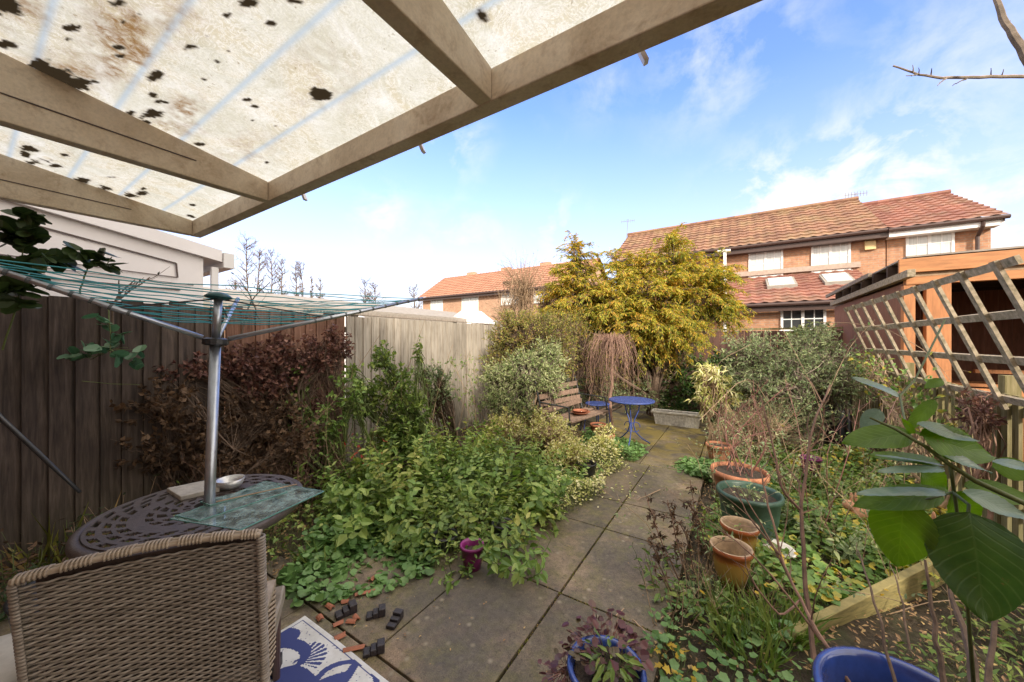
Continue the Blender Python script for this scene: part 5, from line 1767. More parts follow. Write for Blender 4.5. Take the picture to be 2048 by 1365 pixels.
# golden conifer: many drooping feathery sprays
def conifer():
    T = 7.0
    base = gp_(1310, T)
    root = thing('conifer_tree', base, 'golden yellow feathery conifer spreading in front of the tiled houses', 'tree')
    tb = np.array(tuple(base))
    bl = blobs_px([(1150, 590, 52, 66), (1150, 528, 24, 40), (1215, 610, 60, 62, -.1), (1240, 545, 34, 40), (1350, 535, 48, 50), (1300, 600, 76, 70, -.3), (1395, 580, 60, 52, -.1), (1340, 665, 50, 44, -.3), (1270, 650, 66, 44, -.3),
                   (1428, 545, 30, 34), (1180, 650, 54, 40, .2), (1420, 625, 44, 30, .1), (1345, 490, 12, 40), (1290, 540, 24, 34), (1115, 600, 24, 34), (1450, 600, 24, 20), (1232, 520, 10, 26), (1152, 510, 10, 34), (1385, 510, 14, 30), (1105, 640, 26, 20)], T)
    nb_ = 780
    P, d, idx = blob_pts(bl, nb_, .45, .95)
    # branches: rise, then arch over with a nodding tip; sprays fan out along them
    cen = np.array(bl)[idx, :3]
    out_ = nrm(d * [1, 1, .6] + [0, 0, .25])
    Lb = rng.uniform(.35, .75, nb_)
    k = 9
    t = np.linspace(0, 1, k)
    B = P[:, None] + out_[:, None] * ((t - .5) * Lb[:, None])[..., None]
    B[:, :, 2] += Lb[:, None] * (.30 * t - .55 * t ** 2)[None]
    B += rng.normal(size=B.shape) * .008
    wd = MB(); wd.twigs(B, .007, .002)
    # side sprays
    per = 26
    X, Tn = along(B, per, .05)
    m_ = len(X)
    S = nrm(np.cross(Tn, [0, 0, 1.0])) * np.where(rng.random(m_) < .5, 1, -1)[:, None]
    Ls = rng.uniform(.07, .19, m_)
    D = nrm(Tn * .75 + S * rng.uniform(.2, 1.0, (m_, 1)) + rng.normal(size=(m_, 3)) * .22 + [0, 0, -.05])
    A = X[:, None] + D[:, None] * (Ls[:, None] * np.linspace(0, 1, 4)[None])[..., None]
    A[:, :, 2] -= (Ls[:, None] * (np.linspace(0, 1, 4) ** 2)[None]) * rng.uniform(.1, .6, (m_, 1))
    wd.twigs(A, .0016, .0008)
    # leaflets in a flat fan
    Y_, T2 = along(A, 9, .0)
    q_ = len(Y_)
    S2 = nrm(np.cross(T2, [0, 0, 1.0])) * np.where(rng.random(q_) < .5, 1, -1)[:, None]
    D2 = nrm(T2 * .9 + S2 * .6 + rng.normal(size=(q_, 3)) * .2 - [0, 0, .12])
    lm = MB(); lm.leaves(Y_, D2, nrm(rng.normal(size=(q_, 3)) * .35 + [0, 0, 1]), rng.uniform(.034, .075, q_), .28, 'dia')
    lm.build('crown', G['gold'], root)
    for j_, b_ in enumerate(bl):
        lp = curve(tb + [0, 0, .3], np.array(b_[:3]) + [0, 0, b_[5] * .3], 7, .05)
        wd.tube(lp[0], np.linspace(.035, .010, 7), 6)
        sel = np.where(idx == j_)[0]
        if len(sel):
            wd.twigs(curve(lp[0][rng.integers(3, 7, len(sel))], B[sel, 0], 4, .05), .008, .006)
    wd.tube([tb, tb + [0, 0, .5], tb + [.1, 0, 1.4]], [.11, .09, .07], 10)
    wd.build('trunk', M['bark'], root)


conifer()
# brown-green lower growth under the golden crown of the conifer
shrub('evergreen_shrub', 'dark olive lower conifer shrub under the golden crown', 'shrub', gp_(1300, 7.1), blobs_px([(1300, 700, 70, 70), (1250, 740, 50, 60), (1340, 750, 45, 60)], 7.2), 500, G['olive'], .07, .35, per=9, twig=.22, droop=.3)
shrub('evergreen_shrub', 'dark glossy evergreen shrub behind the white trough', 'shrub', gp_(1400, 7.0), blobs_px([(1390, 740, 48, 42), (1430, 770, 52, 50, -.2), (1350, 780, 40, 48), (1400, 810, 60, 40, -.3), (1460, 730, 40, 40, .2), (1330, 825, 26, 26, -.1)], 7.0), 900, G['evergreen'], .075, .5, per=9, twig=.16, tmpl='dia')
shrub('large_shrub', 'big mixed shrub with grey green lower leaves beside the grey fence', 'shrub', gp_(1065, 5.1), blobs_px([(1050, 745, 60, 48), (1000, 760, 44, 44, .1), (1095, 765, 40, 36, -.0), (1030, 815, 50, 34), (1095, 715, 44, 36, .1), (985, 800, 26, 30)], 5.1), 950, G['sage'], .062, .36, per=10, twig=.16, wood='bark_grey')
shrub('olive_shrub', 'dense olive and russet shrub rising over the end of the grey fence', 'shrub', gp_(1060, 5.7), blobs_px([(1060, 670, 80, 56), (1010, 680, 46, 40), (1105, 665, 52, 46), (1000, 730, 44, 46), (1120, 720, 44, 44), (1030, 640, 40, 22)], 5.6), 1500, G['olive'], .045, .45, per=10, twig=.17, wood='bark')
shrub('tall_shrub', 'thin twiggy shrub with few pale leaves behind the olive shrub', 'shrub', gp_(1070, 7.6), blobs_px([(1045, 560, 60, 60), (1095, 590, 50, 50), (1000, 610, 36, 40)], 7.6), 420, G['far'], .035, .4, per=3, twig=.38, wood='stem_tan', tr=.004)
shrub('olive_shrub', 'yellow green shrub filling the gap between olive shrub and conifer', 'shrub', gp_(1160, 6.6), blobs_px([(1165, 690, 50, 50), (1140, 650, 40, 40), (1190, 740, 40, 50)], 6.6), 420, G['olive'], .05, .4, per=9)
shrub('olive_shrub', 'shadowy low shrub behind the bench and blue chair', 'shrub', gp_(1200, 7.2), blobs_px([(1190, 770, 60, 44), (1280, 790, 50, 40), (1130, 790, 40, 40)], 7.0), 420, G['greygreen'], .06, .4, per=9)

# weeping twiggy tree
wt = thing('weeping_tree', gp_(1225, 5.9), 'small leafless weeping tree with brown hanging twigs above the bench', 'tree')
wd = MB()
tb = np.array(tuple(gp_(1225, 5.9)))
hd = np.array(tuple(PT(1222, 690, 5.9)))
wd.tube(curve(tb, hd, 7, .04)[0], np.linspace(.03, .02, 7), 8)
n = 230
a = rng.uniform(0, 2 * math.pi, n)
R_ = rng.uniform(.08, .46, n)
top_ = hd + np.stack([np.cos(a) * R_ * .5, np.sin(a) * R_ * .5, rng.uniform(0.02, .20, n)], -1)
k = 9; t = np.linspace(0, 1, k)
Lw = rng.uniform(.1, 1.15, n) * (0.5 + R_)
path = np.zeros((n, k, 3))
dx = np.stack([np.cos(a), np.sin(a)], -1)
path[:, :, :2] = hd[:2] + dx[:, None] * (R_[:, None] * np.minimum(1, t * 2.2) ** .7)[..., None]
path[:, :, 2] = hd[2] + .20 * np.sin(np.minimum(t * 2.2, 1) * math.pi)[None] * rng.uniform(.4, 1, n)[:, None] - (Lw[:, None] * np.maximum(0, t - .25) * 1.33)
path += rng.normal(size=path.shape) * .022
wd.twigs(path, .0032, .0014)
wd.build('trunk', M['weep'], wt)
X, T_ = along(path, 2, .4)
lm = MB(); lm.leaves(X, nrm(T_ + rdir(len(X)) * .6), rdir(len(X)), .022, .5, 'dia'); lm.build('crown', G['brown'], wt)

# right hand shrubs
shrub('loose_shrub', 'tall grey green soft leaved shrub in front of the orange shelter', 'shrub', gp_(1560, 5.3), blobs_px([(1500, 700, 58, 44), (1600, 740, 74, 66, -.3), (1660, 720, 58, 50, -.2), (1540, 770, 70, 50, -.3), (1630, 680, 44, 34), (1690, 770, 40, 56, -.5), (1480, 760, 44, 40), (1590, 830, 70, 46, -.5)], 5.2), 1350, G['greygreen'], .055, .42, per=9, twig=.2, wood='bark_grey', droop=.3, lo=.35)
shrub('leafy_shrub', 'pale green leafy climber at the top by the shelter corner', 'shrub', gp_(1625, 6.5), blobs_px([(1625, 665, 32, 26), (1600, 690, 40, 26)], 6.3), 150, G['sage'], .08, .6, per=7, twig=.16, tmpl='ovate')
shrub('bamboo_plant', 'yellow green narrow leaved plant left of the grey green shrub', 'plant', gp_(1430, 5.2), blobs_px([(1425, 760, 34, 40), (1405, 800, 24, 30), (1450, 790, 30, 36), (1415, 740, 20, 18)], 5.2), 170, G['yellowgreen'], .10, .16, per=6, twig=.1, tmpl='blade', wood='stem_tan', droop=.5)
shrub('loose_shrub', 'tangled fine stemmed shrub above the terracotta pots', 'shrub', PZ(1520, 930), blobs_px([(1490, 840, 62, 44), (1550, 850, 60, 50, -.2), (1450, 850, 36, 36)], 4.5), 420, G['greygreen'], .028, .4, per=5, twig=.22, wood='stem_tan', tr=.002, lo=.2)
shrub('climbing_plant', 'leafy climber with yellowing leaves woven through the trellis foot', 'climber', (1.42, 4.6, .03), [(1.40, 5.2, .95, .15, .8, .25), (1.38, 6.0, 1.15, .15, .6, .25), (1.4, 4.3, .8, .1, .4, .2)], 170, G['ivy'], .05, .7, per=4, twig=.2, tmpl='ovate', wood='stem_tan', tr=.003)
shrub('dry_climber', 'clump of dead brown climber caught on the trellis rail', 'climber', (1.45, 3.9, .05), [(1.46, 3.95, 1.0, .08, .22, .14)], 60, G['purple'], .04, .6, per=7, twig=.1, wood='dead_stem')

# ================================================================ PLANTS: left fence
shrub('purple_shrub', 'dry purple leaved shrub sprawling along the reddish fence', 'shrub', (-3.5, 2.0, 0),
      blobs_px([(640, 705, 52, 44), (560, 720, 60, 44, -.1), (480, 730, 62, 44, -.25), (600, 750, 50, 34), (400, 735, 52, 30, -.5), (520, 770, 70, 34, -.2), (665, 670, 22, 22), (340, 745, 40, 24, -.6), (600, 810, 40, 40), (690, 690, 16, 26), (560, 680, 30, 16), (450, 700, 24, 14, -.2)], 3.55), 950, G['purple'], .044, .8, per=10, twig=.13, wood='bark', tmpl='dia', lo=.2, tr=.0022, limb_r=.009)
shrub('dead_climber', 'mass of dead brown leaves hanging low on the dark fence', 'climber', (-3.6, 1.0, 0),
      blobs_px([(420, 850, 90, 60), (520, 830, 80, 60, .2), (300, 890, 90, 60, -.2), (560, 900, 60, 50, .1), (200, 960, 70, 40, -.2), (330, 800, 80, 50, -.2), (480, 930, 70, 40, -.1), (380, 900, 90, 60, -.1), (600, 870, 50, 60, .1), (260, 830, 60, 30, -.2), (140, 940, 60, 30, -.3)], 3.05), 900, G['brown'], .046, .8, per=9, twig=.15, wood='bark', lo=.0, tr=.0016, limb_r=.006)
shrub('climbing_rose', 'green climbing shrub rising against the pale grey fence', 'shrub', (-3.0, 2.95, 0),
      blobs_px([(790, 770, 44, 46), (765, 715, 30, 30), (730, 800, 40, 44), (820, 830, 46, 44), (790, 880, 60, 40), (835, 700, 10, 34), (700, 740, 14, 14)], 3.95), 420, G['mid'], .055, .55, per=8, twig=.12, tmpl='ovate', wood='stem_green')
shrub('small_bush', 'open bushy plant with dark stems against the pale fence, right of climbing shrub', 'shrub', (-3.1, 3.55, 0),
      blobs_px([(875, 760, 30, 30), (850, 790, 30, 24), (890, 790, 26, 22), (840, 745, 22, 18)], 4.35), 170, G['greygreen'], .055, .45, per=8, twig=.12, tmpl='dia', wood='bark', nlimb=3)
shrub('small_bush', 'sparse leafy twigs growing against the reddish fence posts', 'shrub', (-3.3, 2.1, 0),
      blobs_px([(700, 790, 40, 60), (650, 850, 44, 44), (600, 800, 26, 80), (560, 850, 20, 70)], 3.45), 190, G['nettle'], .045, .8, per=5, twig=.12, tmpl='ovate', wood='stem_green')
canes('leafy_shoots', 'tall thin leafy shoots standing in front of the pale and reddish fence', 'plant', [[Vector((random.uniform(-3.5, -2.7), y_, 0)), Vector((-3.3 + random.uniform(-.3, .5), y_ + random.uniform(-.1, .1), .6)), Vector((-3.3 + random.uniform(-.4, .5), y_ + random.uniform(-.25, .25), random.uniform(1.0, 1.45)))] for y_ in np.linspace(1.7, 4.6, 22)], 'stem_tan', .0035, side=14, sidelen=.13, leaves=G['nettle'], L=.04, W=.6, per=3)
canes('bare_canes', 'thin bare canes leaning in front of the grey fence', 'plant', [[PZ(850, 960), PT(870, 800, 4.2), PT(905, 690, 4.3)], [PZ(830, 960), PT(800, 780, 4.1), PT(850, 640, 4.2)], [PZ(900, 930), PT(935, 780, 4.6), PT(930, 700, 4.6)], [PT(625, 850, 3.3), PT(680, 790, 3.4), PT(760, 670, 3.7)]], 'stem_tan', .005, side=7, sidelen=.18)
canes('bare_shrub', 'dark bare branching twigs standing above the dark fence behind the airer', 'shrub',
      [[PX(225, 700, -3.75), PX(225, 600, -3.7), PX(270, 560, -3.7)], [PX(235, 600, -3.7), PX(300, 555, -3.7)], [PX(480, 680, -3.7), PX(500, 600, -3.7), PX(540, 565, -3.7)], [PX(520, 640, -3.7), PX(500, 590, -3.7), PX(480, 560, -3.7)], [PX(240, 600, -3.7), PX(238, 560, -3.7)]], 'bark', .008, side=12, sidelen=.16, leaves=G['dark'], L=.03, per=1)
# twig with dark leaves up at top left
canes('rose_branch', 'leafy rose branch hanging below the canopy at far left', 'plant',
      [[PT(5, 700, 1.75), PT(38, 600, 1.72), PT(45, 500, 1.7), PT(52, 425, 1.68)], [PT(42, 560, 1.7), PT(75, 520, 1.75), PT(95, 545, 1.8)], [PT(160, 590, 1.9), PT(170, 540, 1.92), PT(200, 520, 1.95), PT(245, 545, 1.95)]], 'stem_green', .004, side=24, sidelen=.09, leaves=G['dark'], L=.075, W=.9, per=6, tmpl='round')
canes('bramble', 'long yellow green arching rose stems crossing the dark fence', 'plant',
      [[PT(-20, 690, 2.4), PT(100, 700, 2.5), PT(270, 700, 2.6)], [PT(-20, 690, 2.3), PT(80, 735, 2.4), PT(160, 765, 2.5), PT(280, 770, 2.6)]], 'stem_green', .004, side=2, sidelen=.1)
canes('rose_branch', 'blue green rose leaves hanging in front of the dark fence', 'plant', [[PT(215, 600, 2.45), PT(222, 680, 2.45), PT(220, 715, 2.4)], [PT(222, 700, 2.4), PT(180, 720, 2.4)], [PT(222, 700, 2.4), PT(260, 720, 2.4)]], 'stem_green', .004, side=22, sidelen=.12, leaves=G['bluegreen'], L=.07, W=.9, per=4, tmpl='round')

# ================================================================ PLANTS: left bed
carpet('ground_litter', 'brown fallen leaves and debris covering the soil of the left bed', 'leaf litter', [(-3.85, 1.0), (-2.1, 1.0), (-1.45, 2.1), (-1.35, 4.4), (-1.6, 6.0), (-3.85, 6.0)], 9000, G['litter'], .03, .7, (0.0, .02), 'dia', stems=False)
carpet('ground_litter', 'twigs and fallen brown leaves on the soil of the right bed', 'leaf litter', [(-.38, 1.75), (1.0, 1.2), (1.6, 2.6), (1.6, 8), (-.1, 8), (-.3, 3.8)], 11000, G['litter'], .028, .6, (0.0, .015), 'dia', stems=False)

NB = [(-1.55, 2.62, .40), (-1.75, 3.05, .42), (-1.50, 3.35, .30), (-2.05, 2.45, .50), (-2.15, 2.95, .55), (-2.55, 2.7, .55), (-1.75, 2.25, .32), (-2.35, 2.15, .42), (-2.75, 2.25, .55), (-3.1, 2.6, .6), (-2.65, 3.2, .5),
      (-2.05, 1.85, .25), (-2.45, 1.75, .36), (-2.85, 1.8, .45), (-3.2, 2.1, .55), (-3.25, 3.2, .5), (-2.2, 3.5, .45), (-1.5, 2.1, .26), (-1.38, 2.45, .24)]
NL = ['upright nettle like plant at the bed edge right of the purple pot', 'bright leafy weed clump behind the black pots', 'low leafy weeds spilling towards the paving', 'tall mint green weed clump in the middle of the left bed', 'tallest fresh green weeds in the centre of the left bed',
      'dense weed clump near the leaning canes', 'small leafy weeds behind the bright purple pot', 'mid height weeds right of the glass sheets', 'shaded weeds below the reddish fence', 'tall weeds close to the fence bottom', 'weeds under the climbing shrub',
      'weeds just above the bare paving corner', 'weeds behind the round leaved ground cover', 'weeds beyond the round table', 'dark weeds between table and fence', 'weeds at the foot of the pale fence', 'weeds beside the yellow variegated mass', 'trailing weeds at the left path edge', 'thin weeds leaning over the path slab']
for (x, y, h_), lb in zip(NB, NL):
    herb('leafy_weed', lb, 'weed', (x, y, .01), .24, h_, 20, random.choice((G['nettle'], G['nettle'], G['mid'], G['fresh'])), random.choice((.06, .075, .09)), random.choice((.5, .62, .7)), node=.045, group='leafy weeds of the left bed')
herb('potted_weed', 'bright leafy weed sprawling on the paving right of the purple pot', 'weed', (-1.22, 1.98, .02), .15, .24, 16, G['nettle'], .075, .6, lean=.8)
herb('potted_weed', 'small leafy weed leaning out below the purple pot', 'weed', (-1.46, 1.68, .02), .10, .12, 9, G['nettle'], .06, .6, lean=.8)
carpet('round_ground_cover', 'low round leaved bright green ground cover at the rug corner', 'ground cover', [(-2.30, 1.02), (-2.0, 1.03), (-1.78, 1.25), (-1.62, 1.6), (-1.8, 1.9), (-2.3, 1.8), (-2.7, 1.5)], 1300, G['ivy_green'], .048, 1.0, (.03, .15), 'round')
carpet('round_ground_cover', 'shaded low green cover between table and fence', 'ground cover', [(-3.8, .6), (-2.6, .9), (-2.3, 1.6), (-2.6, 2.4), (-3.8, 2.4)], 1500, G['mid'], .04, .8, (.03, .22), 'ovate')
carpet('weed_cover', 'low weeds filling between the taller clumps of the left bed', 'ground cover', [(-2.9, 1.5), (-1.6, 1.65), (-1.42, 2.3), (-1.30, 3.6), (-3.0, 3.6)], 5200, G['mid'], .045, .65, (.04, .24), 'ovate')
carpet('variegated_ground_cover', 'creamy yellow variegated ground cover spilling over the path edge', 'ground cover', [(-1.25, 2.55), (-1.18, 2.9), (-1.08, 3.3), (-1.18, 3.7), (-1.10, 4.2), (-1.5, 4.6), (-2.2, 4.6), (-1.7, 3.4)], 3600, G['yellowgreen'], .034, .75, (.02, .22), 'dia')
for (x, y, z, r, lb) in ((-1.95, 4.0, .30, .36, 'bright yellow variegated bush in the middle of the left bed'), (-2.35, 4.4, .34, .34, 'yellow green variegated bush nearer the grey fence'), (-1.62, 3.75, .20, .28, 'low yellow cream bush right at the path edge'), (-2.6, 3.9, .3, .3, 'pale twiggy bush behind the variegated bushes'), (-1.45, 4.5, .14, .2, 'small variegated bush nearest the blue table')):
    shrub('variegated_bush', lb, 'bush', (x, y, 0), [(x, y, z, r, r, z * .95)], 240, G['yellowgreen'], .042, .55, per=10, twig=.12, wood='stem_tan', nlimb=3, limb_r=.008, lo=.3, group='variegated bushes')
carpet('green_mat', 'bright green low mat at the corner of the far path', 'ground cover', [(-1.05, 4.4), (-1.0, 4.9), (-1.25, 5.3), (-1.9, 5.4), (-1.9, 4.5)], 2600, G['ivy_green'], .035, .8, (.03, .20), 'round')
shrub('trailing_plant', 'cream edged trailing plant in the pot by the blue table', 'plant', (rc.x, rc.y, .18), [(rc.x, rc.y, .22, .15, .15, .12)], 80, G['yellowgreen'], .035, .6, per=7, twig=.07, limb_r=.003)
herb('dry_plant', 'brown dry twiggy plant between weeds and yellow bushes', 'plant', (-2.35, 3.75, .01), .25, .6, 60, G['brown'], .02, .5, node=.08, stem='dead_stem', group=None)
herb('dry_plant', 'dry brown stems near the foot of the reddish fence', 'plant', (-3.3, 1.5, .01), .35, .6, 60, G['brown'], .025, .5, node=.08, stem='dead_stem')
herb('red_leaf_plant', 'few small red leaves in front of the reddish fence foot', 'plant', (-2.95, 2.15, .3), .12, .3, 6, G['redleaf'], .05, .6, node=.12)

# ================================================================ PLANTS: right bed
carpet('ivy_carpet', 'small lobed green and yellow leaves carpeting the right bed', 'ground cover', [(-.22, 2.75), (.25, 2.35), (1.15, 3.3), (1.5, 4.2), (1.5, 6.2), (.1, 6.2), (-.15, 4.0)], 6500, G['ivy'], .048, .95, (.03, .15), 'crinkle')
carpet('ivy_carpet', 'bright green leafy patch at the far right path edge', 'ground cover', [(-.75, 4.45), (-.1, 4.15), (.35, 4.4), (.3, 4.9), (-.5, 4.85)], 1500, G['ivy_green'], .05, .95, (.03, .13), 'crinkle')
carpet('ivy_carpet', 'scattered lobed weeds in front of the timber board', 'ground cover', [(-.42, 1.75), (-.1, 1.3), (.35, 1.35), (.35, 2.1), (.0, 2.4), (-.38, 2.3)], 420, G['ivy_green'], .036, .95, (.03, .10), 'crinkle')
carpet('ivy_carpet', 'thin green weeds in the soil behind the large blue pot', 'ground cover', [(.3, 1.9), (1.5, 1.6), (1.6, 3.4), (1.3, 3.3)], 1100, G['grass'], .05, .3, (.02, .10), 'blade')
def grass(px, py, n, h_, R, label, gm='grass'):
    p = PZ(px, py, .02)
    a = rng.uniform(0, 2 * math.pi, n); r = R * np.sqrt(rng.random(n))
    P = np.array(tuple(p)) + np.stack([np.cos(a) * r, np.sin(a) * r, np.zeros(n)], -1)
    D = nrm(np.stack([np.cos(a), np.sin(a), np.zeros(n)], -1) * rng.uniform(.1, 1.0, (n, 1)) + [0, 0, 1] + rng.normal(size=(n, 3)) * .2)
    mb = MB(); mb.leaves(P, D, nrm(np.cross(D, rdir(n))), h_ * rng.uniform(.5, 1.2, n), .055, 'blade')
    o = mb.build('grass_tuft', G[gm]); tag(o, label, 'grass tuft', 'grass tufts of the beds')
grass(1560, 1265, 160, .20, .12, 'bright long grass tuft at the near end of the timber board')
grass(1450, 1225, 90, .16, .10, 'short pale grass tuft left of the timber board')
grass(1500, 1310, 110, .18, .12, 'grass tuft between the two blue pots')
grass(640, 1120, 110, .16, .12, 'grass tuft behind the round leaved ground cover')
grass(1100, 905, 260, .22, .2, 'fine bright grass tuft in the yellow planting')
grass(700, 990, 110, .2, .15, 'grass tuft among the weeds right of the glass sheets')
herb('leafy_weed', 'small fresh weed growing in front of the timber board', 'weed', tuple(PZ(1445, 1260, .01)), .10, .16, 10, G['mid'], .05, .5, node=.03)
herb('leafy_weed', 'pale stemmed weed just left of the board end', 'weed', tuple(PZ(1390, 1190, .01)), .10, .12, 14, G['sage'], .03, .5, node=.03)

for (x_, y_, h_, n_s, gm_, st_, lb_) in ((-3.55, .25, .30, 40, 'brown', 'stem_green', 'dry leafy weeds at the foot of the dark fence, farthest left'), (-3.45, .75, .40, 40, 'dark', 'stem_tan', 'dark weeds behind the round table edge'), (-3.3, 1.15, .35, 36, 'mid', 'stem_green', 'shaded green weeds behind the bowl and table'), (-2.95, .95, .3, 30, 'brown', 'stem_tan', 'brown weeds showing just over the table rim'), (-3.3, -.1, .28, 30, 'dark', 'stem_green', 'low dark weeds left of the wicker chair')):
    herb('dry_weed', lb_, 'weed', (x_, y_, .01), .28, h_, n_s, G[gm_], .045, .5, node=.06, stem=st_)
grass(120, 1120, 60, .34, .2, 'long dry grass blades rising left of the round table', 'olive')
# yellow leaves dropped among the ivy
xy_ = carpet_pts([(-.2, 2.2), (.4, 2.2), (1.3, 3.6), (1.3, 5), (0, 5)], 90)
mb = MB(); mb.leaves(np.column_stack([xy_, rng.uniform(.06, .13, 90)]), nrm(rdir(90) * [1, 1, .2]), nrm(rdir(90) * .4 + [0, 0, 1]), rng.uniform(.018, .036, 90), .9, 'crinkle')
tag(mb.build('fallen_leaves', G['yellow']), 'bright yellow leaves dropped on top of the right bed ivy', 'leaf litter', kind='stuff')

# heuchera and greens in the blue pot
zt = .27
carpet_ = MB()
def tuft(name, label, cat, c, n, R, h0, h1, gm, L, W, tmpl, stem='stem_red'):
    a = rng.uniform(0, 2 * math.pi, n); r = R * np.sqrt(rng.random(n))
    st = np.array(tuple(c)) + np.stack([np.cos(a) * r * .4, np.sin(a) * r * .4, np.zeros(n)], -1)
    en = np.array(tuple(c)) + np.stack([np.cos(a) * r, np.sin(a) * r, rng.uniform(h0, h1, n)], -1)
    root = thing(name, c, label, cat)
    mb = MB(); mb.twigs(curve(st, en, 4, .06), .0018, .001); mb.build('stem', M[stem], root)
    mb = MB(); D = nrm(np.stack([np.cos(a), np.sin(a), rng.uniform(-.4, .3, n)], -1) + rng.normal(size=(n, 3)) * .3)
    mb.leaves(en, D, nrm(rng.normal(size=(n, 3)) * .4 + [0, 0, 1]), L * rng.uniform(.6, 1.2, n), W, tmpl); mb.build('foliage', G[gm], root)
    return root
tuft('heuchera_plant', 'purple leaved plant trailing over the far rim of the blue pot', 'plant', (hc.x - .03, hc.y + .10, .235), 160, .16, -.02, .07, 'heuchera', .032, .95, 'round')
tuft('heuchera_plant', 'purple brown leaves hanging at the left of the blue pot', 'plant', (hc.x - .13, hc.y - .05, .22), 80, .11, -.10, .02, 'heuchera', .028, .95, 'round')
tuft('potted_greens', 'light green seedlings in the middle of the blue pot', 'plant', (hc.x + .02, hc.y + .0, .235), 46, .09, .02, .10, 'mid', .05, .4, 'ovate', 'stem_green')
tuft('yellow_flower_plant', 'small plant with yellow leaves beside the blue pot', 'plant', tuple(PZ(1365, 1350, .02)), 16, .10, .03, .07, 'yellow', .035, .9, 'lobed', 'stem_green')
tuft('seedling_plant', 'pale leaves growing in the green tub', 'plant', (gc.x, gc.y, .33), 30, .12, .01, .05, 'sage', .03, .6, 'ovate', 'stem_green')
canes('stemmed_plant', 'upright red leafless stems in the wide terracotta pot', 'plant', [[Vector((tcn.x + random.uniform(-.1, .1), tcn.y + random.uniform(-.08, .08), .28)), Vector((tcn.x + random.uniform(-.25, .25), tcn.y + random.uniform(-.1, .2), .6)), Vector((tcn.x + random.uniform(-.35, .4), tcn.y + random.uniform(-.1, .3), .95 + random.uniform(-.2, .2)))] for _ in range(12)], 'stem_red', .0055, side=12, sidelen=.16, leaves=G['heuchera'], L=.02, per=1)

pts_ = []
for k_ in range(60):
    x_ = random.uniform(-.35, 1.1); y_ = random.uniform(2.3, 5.6)
    a_ = random.uniform(0, 6.28); h_ = random.uniform(.25, .85); l_ = random.uniform(.1, .55)
    pts_.append([Vector((x_, y_, .01)), Vector((x_ + l_ * .35 * math.cos(a_), y_ + l_ * .35 * math.sin(a_), h_ * .65)), Vector((x_ + l_ * math.cos(a_), y_ + l_ * math.sin(a_), h_))])
canes('tangled_stems_plant', 'tangle of fine dry and green stems filling the right bed', 'plant', pts_, 'stem_tan', .0026, side=10, sidelen=.16, leaves=G['greygreen'], L=.03, W=.5, per=3)
for (x_, y_, h_, gm_, lb_) in ((-.05, 3.0, .22, 'mid', 'leafy weed growing between the amber pots and the ivy'), (.5, 3.4, .25, 'greygreen', 'grey green weed in the middle of the right bed'), (.15, 4.3, .35, 'greygreen', 'soft grey green plant behind the green tub'), (.75, 4.4, .4, 'mid', 'green plant near the purple pot under the shrub'), (.9, 3.5, .25, 'nettle', 'fresh green weed in front of the mossy palings'), (-.28, 2.35, .14, 'mid', 'small weed at the path edge before the amber pots'), (.2, 5.2, .5, 'greygreen', 'taller soft plant behind the wide terracotta pot')):
    herb('leafy_weed', lb_, 'weed', (x_, y_, .01), .24, h_, 22, G[gm_], .055, .5, node=.04, group='leafy weeds of the right bed')
# dead seed spikes by the path
pt = []
for (a_, b_, c_) in (((1360, 1165), (1320, 1080), (1290, 985)), ((1375, 1165), (1350, 1070), (1335, 1000)), ((1400, 1160), (1395, 1060), (1380, 960)), ((1350, 1200), (1315, 1120), (1300, 1070)), ((1390, 1150), (1365, 1040), (1300, 1030)), ((1420, 1150), (1400, 1040), (1370, 1000))):
    g_ = PZ(a_[0], a_[1], .02); tt_ = (g_ - Vector((0, 0, CH))).dot(Vector((-math.sin(TH), math.cos(TH), 0)))
    pt.append([g_, PT(b_[0], b_[1], tt_), PT(c_[0], c_[1], tt_ + .05)])
dd = canes('withered_plant', 'withered plant with dark curled leaves leaning over the path', 'plant', pt, 'dead_stem', .0045, side=40, sidelen=.035, leaves=G['brown'], L=.036, W=.5, per=4)
pt = []
for k in range(70):
    g_ = PZ(random.uniform(1300, 1560), random.uniform(1130, 1260), .02)
    d_ = Vector((random.uniform(-.12, .12), random.uniform(-.12, .12), random.uniform(.08, .34)))
    pt.append([g_, g_ + d_ * .6, g_ + d_ + Vector((0, 0, -.01))])
canes('dried_plant', 'cluster of dry tan stems in front of the amber pots', 'plant', pt, 'stem_tan', .0022, side=8, sidelen=.05)
# fallen sticks
for i, (a_, b_, lb) in enumerate((((1205 + 60, 1240), (1290, 1262), 'short bent twig lying on the slab near the blue pot'), ((1312, 1238), (1358, 1218), 'pale twig on the soil at the slab edge'), ((1318, 1240), (1352, 1223), 'second pale twig beside the first at the slab edge'), ((1232, 1232), (1248, 1217), 'tiny pale twig standing out on the mossy joint'), ((870, 1050), (910, 1070), 'pinkish twig lying above the purple pot'), ((1320, 980), (1275, 1000), 'thin twig lying across the middle slab'), ((1545, 1215), (1580, 1195), 'broken orange stick on the soil by the board'))):
    p0, p1 = PZ(a_[0], a_[1], .04), PZ(b_[0], b_[1], .045)
    b = MB(); b.tube(curve(np.array(tuple(p0)), np.array(tuple(p1)), 6, .05)[0], [.004, .004, .0035, .003, .003, .002], 6)
    tag(b.build('stick', M['stem_tan']), lb, 'stick')
